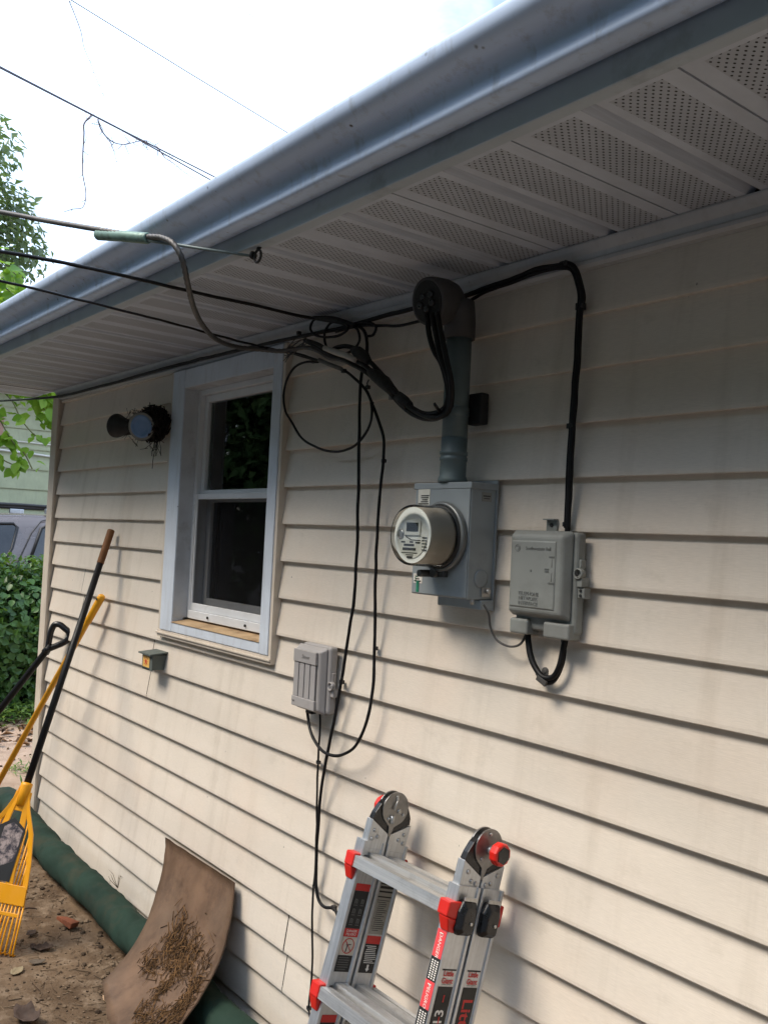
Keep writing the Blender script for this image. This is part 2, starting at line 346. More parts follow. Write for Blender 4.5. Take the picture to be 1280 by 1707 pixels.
for k in range(-2, 18):
    zb, zt = ZK(k), ZK(k) + E_
    spans = [(PX0, PX1, None)]
    if zb > 1.12: spans = [(PX0, CX0, None), (CX1, PX1, None)]
    elif zt > 1.13: spans = [(PX0, CX0, None), (CX0 + .0004, CX1 - .0004, 1.125), (CX1, PX1, None)]
    if k == -2: spans = [(a, b, 2.145) for a, b, _ in spans]
    for a, b, t in spans:
        cuts = [a] + [s for s in seams.get(k, []) if a + .05 < s < b - .05] + [b]
        for i in range(len(cuts) - 1): plank(cuts[i] + (.0045 if i else 0), cuts[i + 1], k, t)
# corner posts
def post(x0, x1, s):
    m = MB(); prof = [(x0, .03), (x0, -.016), (x1, -.016), (x1, -.004), (x1 - s * .004, -.004), (x1 - s * .004, .03)]
    m.prism([(x, y, -.05) for x, y in prof], (0, 0, ZS + .055)); return m.build('corner_post', m_cream, house, bev=.002)
post(-4.625, -4.545, 1); post(XR + .025, XR - .055, -1)
# other faces of the house, lapped the same way
side = MB()
for x, s in ((XL, -1), (XR, 1)):
    for k in range(-2, 18):
        z = ZK(k); side.poly([(x + s * .013, .03, z), (x + s * .013, HY, z), (x + s * .002, HY, z + E_), (x + s * .002, .03, z + E_)]); side.poly([(x + s * .013, .03, z), (x + s * .013, HY, z), (x, HY, z), (x, .03, z)])
    side.poly([(x, -.0, ZS), (x, HY, ZS), (x, HY / 2, ZS + 1.15)])
    side.bx(x - .01, x + .0, .17, HY, -.1, ZS) if s < 0 else side.bx(x, x + .01, .17, HY, -.1, ZS)
for k in range(-2, 18):
    z = ZK(k); side.poly([(XL, HY + .013, z), (XR, HY + .013, z), (XR, HY + .002, z + E_), (XL, HY + .002, z + E_)])
side.bx(XL, XR, HY - .1, HY, -.1, ZS)
side.build('side_wall', m_siding, house)
# frieze moulding under the soffit
fz = MB(); fp = [(.02, 2.100), (-.006, 2.100), (-.013, 2.106), (-.013, 2.112), (-.007, 2.118), (-.010, 2.128), (-.018, 2.138), (-.023, 2.146), (-.023, ZS - .001), (.02, ZS - .001)]
n = 24; fz.loft([[(PX0 - .06 + (PX1 - PX0 + .1) * i / n, y + mnoise.noise(Vector((i * .7, 0, 3))) * .001, z + Rise(PX0 - .06 + (PX1 - PX0 + .1) * i / n) + mnoise.noise(Vector((i * .5, 2, 0))) * .001) for y, z in fp] for i in range(n + 1)], False)
fz.build('frieze_moulding', m_frieze, house)
# soffit, fascia, gutter, roof: the eave climbs a little towards the far corner
GX0, GX1 = -4.63, XR + .12
so = MB(); so.loft([[(x, -.50, ZS + Rise(x) + .022), (x, .16, ZS + Rise(x) + .022), (x, .16, ZS + Rise(x) + .03), (x, -.50, ZS + Rise(x) + .03)] for x in (GX0, -1.6, GX1)], False)
so = so.build('soffit', m_dark, house)
pm = MB(); W = .3048; g = .0165
prof = [(.0012, g * .7), (.0012, 0), (.1384, 0), (.1484, g), (.1564, g), (.1664, 0), (W - .0030, 0), (W - .0030, g * .7), (W + .0012, g * .7)]
pm.loft([[(x, y, z) for x, z in prof] for y in (-.480, -.24, -.003)], False, False, False)
pme = pm.mesh('soffit_panel'); pme.materials.append(m_soffit)
x = -.709 + W * 10; first = True
while x > GX0 - W * .5:
    inst(pme, 'soffit_panel', so, Vector((x - W, 0, ZS + Rise(x - W / 2))) - WM[house.name].translation); x -= W
fa = MB(); fa.loft([[(x, y, z + Rise(x)) for y, z in ((-.478, ZS - .004), (-.503, ZS - .0055), (-.505, ZS - .004), (-.505, 2.215), (-.49, 2.215), (-.49, ZS - .0015), (-.478, ZS - .0015))] for x in (GX0, -1.6, GX1)], False)
fa.build('fascia', mat('fascia paint', s2l((172, 182, 190)), .42, var=.08, vs=4, grime=s2l((100, 100, 98)), gscale=7, gpos=(.55, .9)), house)
gp = [(-.507, 2.272), (-.507, 2.187), (-.511, 2.184), (-.546, 2.182), (-.552, 2.1835), (-.5555, 2.187), (-.556, 2.192), (-.5545, 2.197), (-.5545, 2.213), (-.5575, 2.2205), (-.565, 2.2275), (-.577, 2.233), (-.590, 2.2375), (-.600, 2.244), (-.6055, 2.253), (-.607, 2.264), (-.607, 2.270), (-.6045, 2.2735), (-.598, 2.274), (-.594, 2.2725)]
gu = MB(); n = 40; rings = []
for i in range(n + 1):
    xx = GX0 + (GX1 - GX0) * i / n
    rings.append([(xx, y + mnoise.noise(Vector((xx * 1.1, 0, z * 3))) * .0028, z + Rise(xx) + mnoise.noise(Vector((xx * .9, 5, 0))) * .0025) for y, z in gp])
gu.loft(rings, True, False, False); gu.f = [f[::-1] for f in gu.f]
gu.poly([(GX0, y, z + Rise(GX0)) for y, z in gp]); gu.poly([(GX1, y, z) for y, z in reversed(gp)])
gut = gu.build('gutter', m_gutter, house)
hang = MB(); hang.bx(0, .02, -.60, -.51, 2.262, 2.266)
hme = hang.mesh('gutter_hanger'); hme.materials.append(m_gutter)
for i in range(12): inst(hme, 'gutter_hanger', gut, Vector((GX0 + .25 + i * .6, 0, Rise(GX0 + .25 + i * .6))) - WM[house.name].translation)
# crack / drip marks: a split joint in the gutter
rf = MB(); pit = 4 / 12.
e0 = -.500; z0 = 2.276; yr = HY / 2; zr = z0 + (yr - e0) * pit
rf.prism([(GX0 - .04, e0, z0), (GX0 - .04, e0, z0 + .02), (GX0 - .04, yr, zr + .02), (GX0 - .04, HY - e0, z0 + .02), (GX0 - .04, HY - e0, z0), (GX0 - .04, yr, zr)], (GX1 - GX0 + .08, 0, 0))
rf = rf.build('roof', m_shingle, house)
rk = MB(); rk.prism([(GX0 - .012, -.49, ZS + Rise(GX0) - .002), (GX0 - .012, -.49, z0 - .003), (GX0 - .012, 0, z0 + .16), (GX0 - .012, .2, z0 + .2), (GX0 - .012, .2, ZS + .1), (GX0 - .012, .01, ZS + Rise(GX0) - .002)], (.011, 0, 0))
rk.build('eave_return', mat('dark eave end', s2l((70, 72, 74)), .6), house)
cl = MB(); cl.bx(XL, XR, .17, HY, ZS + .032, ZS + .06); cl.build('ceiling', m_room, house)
# ------------------------------------------------------------------ window (house > window > pieces)
wb = MB(); y0 = -.019
cz0, cz1, cx0, cx1 = 1.136, 2.110, -3.215, -2.426
wb.bx(cx0, WX0, y0, .028, cz0, cz1); wb.bx(WX1, cx1, y0, .028, cz0, cz1)
wb.bx(WX0, WX1, y0 + .0005, .028, WZ1, cz1 - .0005); wb.bx(WX0, WX1, y0 + .0005, .028, cz0 + .0005, WZ0 - .012)
win = wb.build('window', m_trim, house, bev=.003)
jl = MB(); jl.bx(WX0 - .004, WX0 - .0, .029, .075, WZ0, WZ1); jl.bx(WX0 - .006, WX0 + .0012, y0 + .004, .075, WZ0 + .006, WZ1 - .001)
jl.bx(WX1 - .0012, WX1 + .006, y0 + .004, .075, WZ0 + .006, WZ1 - .001); jl.bx(WX0, WX1, y0 + .004, .075, WZ1 - .0015, WZ1 + .004)
jl.build('jamb_wrap', mat('dented jamb aluminium', s2l((200, 204, 208)), .4, var=.14, vs=9, bump=.4, bs=12, grime=s2l((110, 100, 88)), gscale=8, gpos=(.52, .85)), win)
jc = MB(); jc.bx(cx0 - .024, cx0 - .001, -.014, .02, cz0 - .022, cz1); jc.bx(cx1 + .001, cx1 + .016, -.016, .02, cz0 - .024, cz1)
jc.bx(cx0 - .0245, cx1 + .0165, -.0165, .02, cz0 - .026, cz0 - .001); jc.bx(cx0 - .028, cx1 + .018, -.022, -.0166, cz0 - .016, cz0 - .009)
jc.build('channel_trim', m_cream, win, bev=.0015)
sl = MB(); sl.prism([(WX0, y, z) for y, z in ((-.021, WZ0 - .010), (.075, WZ0 + .004), (.075, WZ0 - .02), (-.021, WZ0 - .0118))], (WX1 - WX0, 0, 0)); sl.build('sill', m_sillwood, win)
fr = MB()     # vinyl frame, set back in the opening
fy0, fy1 = .040, .100
fr.bx(WX0 + .0015, WX0 + .022, fy0, fy1, WZ0 + .006, WZ1 - .002); fr.bx(WX1 - .022, WX1 - .0015, fy0, fy1, WZ0 + .006, WZ1 - .002)
fr.bx(WX0 + .022, WX1 - .022, fy0, fy1, WZ1 - .022, WZ1 - .002); fr.bx(WX0 + .022, WX1 - .022, fy0 - .006, fy1, WZ0 + .006, WZ0 + .036)
fr.build('window_frame', m_vinylw, win, bev=.002)
def sash(x0, x1, z0, z1, y, w, d, name, bw=None):
    m = MB(); bw = bw or w
    m.bx(x0, x0 + w, y, y + d, z0, z1); m.bx(x1 - w, x1, y, y + d, z0, z1); m.bx(x0 + w, x1 - w, y + .0004, y + d, z1 - w, z1); m.bx(x0 + w, x1 - w, y + .0004, y + d, z0, z0 + bw)
    return m.build(name, m_vinylw, win, bev=.002)
ux0, ux1 = WX0 + .0225, WX1 - .0225
sash(ux0, ux1, 1.640, WZ1 - .0225, .058, .026, .028, 'upper_sash', .024)
sash(WX0 + .008, WX1 - .008, WZ0 + .0365, 1.650, .044, .021, .013, 'screen_frame', .026)
sash(ux0, ux1, WZ0 + .0365, 1.655, .088, .034, .026, 'lower_sash', .045)
MB().poly([(ux0 + .02, .072, 1.655), (ux1 - .02, .072, 1.655), (ux1 - .02, .072, WZ1 - .04), (ux0 + .02, .072, WZ1 - .04)]).build('upper_pane', m_glass, win)
MB().poly([(ux0 + .03, .100, WZ0 + .07), (ux1 - .03, .100, WZ0 + .07), (ux1 - .03, .100, 1.63), (ux0 + .03, .100, 1.63)]).build('lower_pane', m_glass, win)
MB().poly([(WX0 + .02, .050, WZ0 + .05), (WX1 - .02, .050, WZ0 + .05), (WX1 - .02, .050, 1.635), (WX0 + .02, .050, 1.635)]).build('insect_screen', m_screen, win)
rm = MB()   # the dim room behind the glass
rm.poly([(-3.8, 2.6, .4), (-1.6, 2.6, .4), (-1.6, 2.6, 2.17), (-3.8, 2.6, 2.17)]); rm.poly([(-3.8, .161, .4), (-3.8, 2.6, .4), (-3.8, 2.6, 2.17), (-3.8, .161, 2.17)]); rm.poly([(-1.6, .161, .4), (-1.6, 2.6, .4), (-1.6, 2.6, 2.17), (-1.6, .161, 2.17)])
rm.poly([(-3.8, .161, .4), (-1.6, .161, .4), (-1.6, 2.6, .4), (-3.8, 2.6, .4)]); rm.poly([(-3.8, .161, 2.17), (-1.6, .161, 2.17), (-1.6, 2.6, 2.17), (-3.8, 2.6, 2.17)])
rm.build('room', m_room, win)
wh = MB()
for xx in (-2.93, -2.66): wh.lathe([(.0045, 0), (.0045, .004)], (xx, .0328, WZ0 + .021), (0, -1, 0), 10)
wh.build('weep_hole', m_ink, win)
# ------------------------------------------------------------------ things fixed to the wall
# floodlight with two heads and an old nest
LB = Vector((-3.315, -.012, 1.915))
fl = root('floodlight', (LB.x, 0, LB.z), 'twin-head floodlight beside the window, one round lens coloured pale blue for the sky it reflects', 'floodlight')
m_lampbody = mat('dusty lamp housing', s2l((40, 38, 37)), .8, var=.35, vs=24, bump=.3, grime=s2l((40, 36, 32)), gscale=20)
MB().lathe([(.062, 0), (.062, .012), (.05, .028), (.03, .034)], LB, (0, -1, 0), 20).build('base_plate', m_lampbody, fl)
hd = Vector((.62, -.76, -.16)).normalized(); c0 = Vector((-3.293, -.098, 1.900))
MB().tube(crom([LB + Vector((0, -.03, 0)), LB + Vector((-.005, -.05, -.004)), c0 - hd * .075], 4), .013, 8).build('arm', m_lampbody, fl)
h1 = MB().lathe([(.020, -.085), (.026, -.075), (.030, -.055), (.045, -.022), (.054, -.004), (.056, .004), (.053, .008), (.049, .006)], c0, hd, 28).build('lamp_head', m_lampbody, fl)
lt = NT('frosted lens with sky tint'); 
m_lens = lt.fin(lt.mix(lt.ramp(lt.noise(lt.map(), 12, 4), [(.3, 0.0), (.7, 1.0)]), s2l((96, 126, 170)), s2l((126, 152, 190))), .18, 0, .7)  # sky reflection is put into the blue base colour of the lens
MB().lathe([(.049, .0055), (.047, .009), (.040, .0125), (.034, .0132), (.0335, .0122), (.020, .0142), (.008, .015), (.001, .0151)], c0, hd, 28).build('lens', m_lens, h1)
MB().lathe([(.0495, .0065), (.0535, .009), (.0535, .011), (.0495, .0105)], c0, hd, 28).build('rim', mat('dusty rim', s2l((130, 128, 122)), .6, var=.2, vs=40), h1)
d2 = Vector((-.93, -.30, .12)).normalized(); c1 = Vector((-3.530, -.105, 1.918))
h2 = MB().lathe([(.020, -.12), (.026, -.105), (.030, -.075), (.038, -.03), (.047, -.004), (.049, .004), (.044, .006)], c1, d2, 28).build('lamp_head', m_lampbody, fl)
MB().lathe([(.043, .003), (.036, .010), (.02, .013), (.001, .0135)], c1, d2, 24).build('lens', m_lens, h2)
MB().tube(crom([LB + Vector((-.01, -.03, 0)), LB + Vector((-.03, -.05, .0)), c1 - d2 * .11], 4), .013, 8).build('arm', m_lampbody, fl)
random.seed(11); ne = MB()
for i in range(1200):
    a = random.uniform(0, 6.28); q = random.random() ** .6
    c = Vector((-3.318 + .104 * q * math.cos(a), -.018 - .060 * random.random(), 1.918 + .066 * q * math.sin(a)))
    d = (Vector((-math.sin(a) * 1.3, 0, math.cos(a))) * random.choice([-1, 1]) + Vector((random.gauss(0, .45), random.gauss(0, .35), random.gauss(-.25, .4)))).normalized() * random.uniform(.008, .022)
    ne.tube([c - d, c + Vector((random.gauss(0, .004), random.gauss(0, .003), random.gauss(0, .004))), c + d], random.uniform(.0010, .0034), 4)
for i in range(26):
    x = random.uniform(-3.335, -3.245); p = [Vector((x, -.05, 1.87))]; L = random.choice([.03, .05, .06, .08])
    for k in range(5): p.append(p[-1] + Vector((random.gauss(0, .006), random.gauss(0, .004), -L / 5)))
    ne.tube(p, .0011, 4)
p = [Vector((-3.283, -.05, 1.85))]
for k in range(8): p.append(p[-1] + Vector((random.gauss(-.001, .003), 0, -.0135)))
ne.tube(p, .0012, 4)
for i in range(120):
    c = Vector((-3.40 + random.gauss(0, .03), -.03 - random.random() * .08, 1.915 + random.gauss(0, .03))); d = Vector((random.gauss(0, 1), random.gauss(0, .6), random.gauss(0, .8))).normalized() * random.uniform(.008, .025)
    ne.tube([c - d, c + d], .0009, 4)
ne.build('bird_nest', straw_colour('nest twigs', s2l((16, 14, 13)), s2l((44, 37, 31))), None, label='dark ragged old bird nest packed around the floodlight base', category='nest')

# small outdoor outlet / doorbell box under the window's left corner
ob = root('outlet_box', (-3.235, 0, .98), 'small green-grey wall box with a cream and red sticker below the window', 'wall box')
m_obx = mat('oxidised box paint', s2l((88, 96, 92)), .6, .1, var=.15, vs=30, bump=.1)
MB().bx(-3.278, -3.195, -.046, .014, .984, 1.040).build('body', m_obx, ob, bev=.002)
MB().bx(-3.282, -3.191, -.0505, -.0462, .981, 1.042).build('face_plate', m_obx, ob, bev=.001)
MB().prism([(-3.294, -.0625, 1.0385), (-3.294, -.0625, 1.044), (-3.294, .010, 1.051), (-3.294, .010, 1.0465)], (.108, 0, 0)).build('hood', m_obx, ob)
st = MB().bx(-3.272, -3.214, -.0515, -.0508, .991, 1.033).build('sticker', mat('cream sticker', s2l((222, 178, 96)), .55, var=.12, vs=60), ob)
k = MB(); ct = Vector((-3.243, -.0522, 1.013))
for i in range(8):
    a = i * math.pi / 4; q = ct + Vector((math.cos(a) * .017, 0, math.sin(a) * .014)); k.lathe([(.0022, 0), (.0022, .0004)], q, (0, -1, 0), 8)
k.lathe([(.0072, 0), (.0072, .0005)], ct, (0, -1, 0), 10); k.bx(ct.x - .003, ct.x + .009, ct.y - .0008, ct.y, ct.z - .009, ct.z - .006); k.build('emblem', m_redprint, st)
k = MB(); k.bx(-3.272, -3.214, -.0525, -.0518, 1.0335, 1.037); k.bx(-3.272, -3.214, -.0525, -.0518, .985, .988); k.build('band', m_ink, ob)

# meter socket
BX0, BX1, BZ0, BZ1, BF = -1.674, -1.480, 1.385, 1.646, -.082
ms = root('meter_socket', ((BX0 + BX1) / 2, 0, BZ0), 'grey steel electric meter socket box with paper stickers', 'meter box')
MB().bx(BX0, BX1, BF, -.004, BZ0, BZ1).build('enclosure', m_boxgrey, ms, bev=.0025)
MB().bx(BX0 - .003, BX1 + .003, BF - .004, -.003, BZ1 - .012, BZ1 + .003).build('top_flange', m_boxgrey, ms, bev=.0015)
MB().bx(BX0 + .004, BX1 - .002, BF - .0028, BF - .0005, BZ0 + .003, BZ1 - .0125).build('front_cover', m_boxgrey, ms, bev=.001)
MB().bx(BX0 + .050, BX1 + .004, -.042, -.003, BZ0 - .024, BZ0 - .001).build('bottom_bracket', m_boxgrey, ms, bev=.003)
MB().bx(BX0 + .048, BX1 + .004, -.006, .0, BZ0 - .026, BZ1 + .012).build('back_plate', m_boxgrey, ms, bev=.002)
k = MB().bx(-1.660, -1.618, BF - .0038, BF - .0029, 1.596, 1.634).build('warning_sticker', m_paper, ms)
q = MB()
for i, (a, b) in enumerate([(.011, .040), (.011, .038), (.015, .035), (.011, .037), (.002, .039)]): q.bx(-1.660 + a, -1.660 + b, BF - .0044, BF - .0039, 1.6175 - i * .0048, 1.6200 - i * .0048)
q.build('print', m_ink, k)
k = MB().bx(-1.663, -1.632, BF - .0038, BF - .0029, 1.411, 1.433).build('number_sticker', m_white, ms)
q = MB(); q.text('No', .010, (-1.651, BF - .0045, 1.428), (1, 0, 0), (0, 0, 1)); q.bx(-1.656, -1.642, BF - .0044, BF - .0039, 1.420, 1.4225); q.bx(-1.660, -1.636, BF - .0044, BF - .0039, 1.4145, 1.4175); q.build('print', m_ink, k)
k = MB().bx(BX1 + .0002, BX1 + .0008, -.050, -.020, 1.607, 1.628).build('side_sticker', mat('faded sticker', s2l((140, 140, 134)), .6, var=.08, vs=50), ms)
q = MB(); q.bx(BX1 + .0009, BX1 + .0012, -.046, -.024, 1.618, 1.621); q.bx(BX1 + .0009, BX1 + .0012, -.044, -.026, 1.613, 1.615); q.build('print', m_smdark, k)
MB().lathe([(.021, 0), (.021, .0015), (.017, .0022), (.002, .0022)], (BX1 + .0002, -.042, 1.432), (1, 0, 0), 24).build('knockout', m_boxgrey, ms)
q = MB(); q.bx(BX1 + .0005, BX1 + .004, -.040, -.016, 1.392, 1.412); q.lathe([(.006, 0), (.006, .010), (.004, .011)], (BX1 + .003, -.026, 1.404), (1, 0, 0), 6); q.lathe([(.0045, 0), (.0045, .012)], (BX1 - .004, -.062, 1.386), (0, 0, -1), 8); q.build('ground_lug', m_steel, ms)
# meter
mc = Vector((-1.563, BF - .003, 1.523)); ay = Vector((0, -1, 0))
me_ = root('electric_meter', mc, 'round glass electric meter with digital display plugged into the socket box', 'meter')
rg = MB().lathe([(.079, 0), (.081, .004), (.081, .012), (.077, .017), (.073, .016), (.0725, 0)], mc, ay, 48).build('sealing_ring', mat('ring steel', s2l((112, 116, 116)), .4, .4, var=.1), me_)
MB().lathe([(.073, .001), (.073, .019), (.070, .022)], mc, ay, 40).build('base', mat('dark meter base', s2l((38, 40, 42)), .5), me_)
MB().lathe([(.0655, .022), (.0655, .030), (.064, .034), (.064, .060), (.064, .091), (.0630, .0935)], mc, ay, 40).build('inner_drum', mat('beige meter drum', s2l((150, 143, 133)), .5, var=.06), me_)
fp_ = MB().lathe([(.0630, .0937), (.0630, .0947)], mc, ay, 40).build('face_plate', mat('meter face', s2l((226, 227, 222)), .55, var=.04), me_)
F0 = mc + ay * .0953
def fx(m, x0, x1, z0, z1, d=.0006): m.bx(F0.x + x0, F0.x + x1, F0.y - d, F0.y, F0.z + z0, F0.z + z1); return m
fx(MB(), -.024, .030, .000, .036, .0030).build('display_bezel', mat('bezel grey', s2l((205, 206, 200)), .5, var=.03), fp_)
fx(MB(), -.017, .024, .008, .028, .0036).build('display', mat('lcd', s2l((26, 31, 29)), .7, var=.1, vs=60, spec=.1), fp_)
q = MB(); pts = [(F0.x + .052 * math.cos(a), F0.y - .0008, F0.z + .052 * math.sin(a)) for a in [math.pi * (1.07 + .86 * i / 18) for i in range(19)]]; q.poly(pts); q.build('name_plate', m_paper, fp_)
q = MB()
for (a, b, z, h) in ((-.036, -.022, -.016, .0035), (-.006, .006, -.0155, .0035), (.014, .030, -.0165, .0035), (-.026, .010, -.0225, .005), (-.030, .016, -.0315, .006), (-.034, .022, -.040, .0018), (-.018, .008, -.0445, .0018), (-.014, .006, -.0495, .0045)): q.bx(F0.x + a, F0.x + b, F0.y - .0014, F0.y - .0009, F0.z + z - h / 2, F0.z + z + h / 2)
for i in range(5): q.bx(F0.x + .036, F0.x + .052, F0.y - .0012, F0.y - .0004, F0.z - .006 - i * .0068, F0.z - .0035 - i * .0068)
q.build('print', m_ink, fp_)
q = MB(); q.lathe([(.011, 0), (.011, .002), (.006, .0022)], F0 + Vector((-.040, 0, .002)), ay, 20); q.build('optical_port', m_steel, fp_)
q = MB(); q.tube([F0 + Vector((-.034, -.0006, .010)), F0 + Vector((-.02, -.0006, -.004)), F0 + Vector((.0, -.0006, -.011)), F0 + Vector((.03, -.0006, -.0115))], .0011, 6); q.build('seam', m_smdark, fp_)
cg = NT('clear meter cover'); cg.b.inputs['Transmission Weight'].default_value = 1.0; cg.b.inputs['IOR'].default_value = 1.12; m_cover = cg.fin((.93, .95, .94), .06, 0, .6)
MB().lathe([(.0715, .020), (.0700, .032), (.0690, .084), (.0680, .1000), (.0660, .1045), (.0630, .1060), (.0615, .1050), (.03, .1048), (.001, .1048)], mc, ay, 48, cap=False).build('glass_cover', glass_mat('clear cover', (.95, .97, .96), .05, 1.22), me_)
tg = MB(); tg.lathe([(.0085, 0), (.0085, .03), (.0075, .035)], mc + Vector((-.030, -.010, -.086)), Vector((0, -1, 0)), 14); tg.lathe([(.011, 0), (.011, .016)], mc + Vector((-.012, -.004, -.084)), Vector((0, -1, 0)), 14); tg.bx(mc.x - .02, mc.x + .02, mc.y - .012, mc.y - .001, mc.z - .092, mc.z - .074); tg.build('lock_barrel', mat('dull lock', s2l((84, 86, 86)), .45, .5, var=.15), me_)
ta = MB(); ta.box(mc + Vector((-.026, -.050, -.116)), (.008, .003, .026)); ta.tube([mc + Vector((-.03, -.04, -.090)), mc + Vector((-.036, -.05, -.096)), mc + Vector((-.034, -.049, -.106))], .0012, 6); ta.build('seal_tag', m_copper, me_, bev=.002)

# conduit riser and weatherhead
px, py = -1.572, -.058
cm = root('conduit_mast', (px, py, BZ1), 'thick grey conduit riser standing on the meter box', 'conduit')
MB().lathe([(.030, 1.69), (.030, 2.030)], (px, py, 0), (0, 0, 1), 28).build('pipe', m_pipe, cm)
MB().lathe([(.0345, BZ1 + .004), (.0345, BZ1 + .012), (.031, BZ1 + .02), (.0305, 1.70), (.0325, 1.702), (.0325, 1.708), (.0305, 1.710), (.0305, 1.714), (.033, 1.716), (.033, 1.722), (.0305, 1.724), (.0308, 1.755)], (px, py, 0), (0, 0, 1), 28).build('hub', m_pipe, cm)
MB().lathe([(.0302, 1.805), (.0315, 1.806), (.0315, 1.826), (.0302, 1.827)], (px, py, 0), (0, 0, 1), 28).build('clamp_band', m_pipe, cm)
MB().box((px + .004, py - .0322, 1.818), (.022, .0015, .011)).build('band_label', mat('grey label', s2l((150, 152, 148)), .6, var=.1, vs=60), cm)
q = MB(); q.bx(px + .010, px + .055, -.030, -.004, 1.788, 1.862); q.build('standoff_block', m_rubber, cm, bev=.004)
q = MB(); q.bx(px - .040, px - .026, -.04, -.004, 1.985, 2.020); q.lathe([(.0312, 2.0), (.0325, 2.001), (.0325, 2.018), (.0312, 2.019)], (px, py, 0), (0, 0, 1), 24); q.build('pipe_strap', m_pipe, cm)
wd = root('weatherhead', (px, py, 2.02), 'dark domed weatherhead cap on top of the conduit, wires leaving its face', 'weatherhead')
nf = Vector((.10, -.97, -.20)).normalized(); fc = Vector((px - .006, -.152, 2.060))
def ring(c, n, a, b, N=24):
    n = Vector(n).normalized(); u = Vector((0, 0, 1)); u = (u - n * u.dot(n)).normalized() if abs(n.z) < .95 else Vector((0, -1, 0)); w = n.cross(u)
    return [Vector(c) + u * (a * math.cos(2 * math.pi * k / N)) + w * (b * math.sin(2 * math.pi * k / N)) for k in range(N)]
def ringv(c, ang, a, b, N=24):   # ring whose normal turns from the face (0) to straight down (90 deg)
    h = Vector((nf.x, nf.y, 0)).normalized(); n = (h * math.cos(ang) + Vector((0, 0, -1)) * math.sin(ang)); u = (h * math.sin(ang) + Vector((0, 0, 1)) * math.cos(ang)); w = n.cross(u)
    return [Vector(c) + u * (a * math.cos(2 * math.pi * k / N)) + w * (b * math.sin(2 * math.pi * k / N)) for k in range(N)]
hb = MB(); P0 = Vector((px, py, 2.02)); bk_ = fc - nf * .100
hb.lathe([(.004, -.104), (.022, -.101), (.036, -.092), (.046, -.078), (.0525, -.056), (.0555, -.028), (.0560, -.004), (.0545, .003), (.051, .004)], fc, nf, 32, sc=(1.0, .90), ref=(0, 0, 1))
hb.loft([[Vector((px, py, z)) + Vector((r * math.cos(a), r * math.sin(a), 0)) + Vector((o * nf.x, o * nf.y, 0)) for a in [2 * math.pi * k / 24 for k in range(24)]] for z, r, o in ((1.988, .0370, 0), (2.018, .0370, 0), (2.026, .0385, .002), (2.045, .041, .008), (2.075, .040, .012))])
hb.build('hood', m_hood, wd)
MB().loft([ringv(fc + nf * .0035, R(10), .050, .045), ringv(fc + nf * .006, R(10), .047, .042)]).build('insulator_plate', m_rubber, wd)
q = MB()
for a, b in ((.014, .014), (-.012, .012), (.004, -.018), (-.02, -.006), (.02, -.006)): q.lathe([(.008, 0), (.008, .004), (.005, .0045)], fc + nf * .007 + Vector((a, 0, b)), nf, 12)
q.build('grommet', m_blackp, wd)

# telephone interface box
NX0, NX1, NZ0, NZ1, NF = -1.388, -1.226, 1.358, 1.545, -.056
ni = root('telephone_box', ((NX0 + NX1) / 2, 0, NZ0 - .03), 'grey plastic telephone interface box right of the meter', 'utility box')
MB().bx(NX0 + .006, NX1 + .012, -.030, -.002, NZ0 - .026, NZ1 - .002).build('back_box', m_nigrey, ni, bev=.008, seg=3)
def frustum(x0, x1, z0, z1, yb, yf, i0, rt_=0, name='', mt=None, pr=None, bev=.004):
    m = MB(); a = [(x0, yb, z0), (x1, yb, z0), (x1, yb, z1), (x0, yb, z1)]; b = [(x0 + i0, yf, z0 + i0), (x1 - i0, yf, z0 + i0), (x1 - i0, yf, z1 - i0), (x0 + i0, yf, z1 - i0)]
    m.loft([a, b], False); return m.build(name, mt, pr, bev=bev, seg=3)
cv = frustum(NX0 - .002, NX1 + .004, NZ0, NZ1 + .002, -.0302, NF, .012, name='cover', mt=m_nigrey, pr=ni, bev=.007)
frustum(NX0 + .014, NX1 - .022, NZ0 + .022, NZ1 - .022, NF - .0001, NF - .0025, .003, name='raised_panel', mt=m_nigrey, pr=cv, bev=.001)
q = MB(); PF = NF - .0030
q.text('TELEPHONE\nNETWORK\nINTERFACE', .0108, (-1.319, PF, 1.400), (1, 0, 0), (0, 0, 1), .0012)
q.text('Southwestern Bell', .0108, (-1.296, PF, 1.506), (1, 0, 0), (0, 0, 1), .0010, sx=.88)
q.text('Mfg. for\nBELL SYSTEM', .0062, (-1.363, NF - .0005 + .022, 1.340), (1, 0, 0), (0, 0, 1), .001)
for i in range(24):
    a0, a1 = 2 * math.pi * i / 24, 2 * math.pi * (i + 1) / 24; ctr = Vector((-1.354, PF, 1.506))
    q.tube([ctr + Vector((.0072 * math.cos(a0), 0, .0072 * math.sin(a0))), ctr + Vector((.0072 * math.cos(a1), 0, .0072 * math.sin(a1)))], .0007, 4)
q.tube(crom([ctr + Vector((-.003, 0, .003)), ctr + Vector((.003, 0, .0035)), ctr + Vector((.003, 0, -.002)), ctr + Vector((-.003, 0, -.0035))], 4), .0007, 4)
for z0, z1 in ((1.468, 1.485), (1.440, 1.457)): q.tube([(-1.257, PF, z0), (-1.257, PF, z1)], .0006, 4)
q.text('OPEN', .0055, (-1.258, PF, 1.4895), (1, 0, 0), (0, 0, 1), .0008); q.text('PRESS\nHERE', .005, (-1.270, PF, 1.4615), (1, 0, 0), (0, 0, 1), .0008); q.text('CLOSE', .0055, (-1.258, PF, 1.4355), (1, 0, 0), (0, 0, 1), .0008)
q.bx(-1.3165, -1.3125, PF - .0008, PF, 1.4575, 1.4615); q.build('lettering', m_nitext, cv)
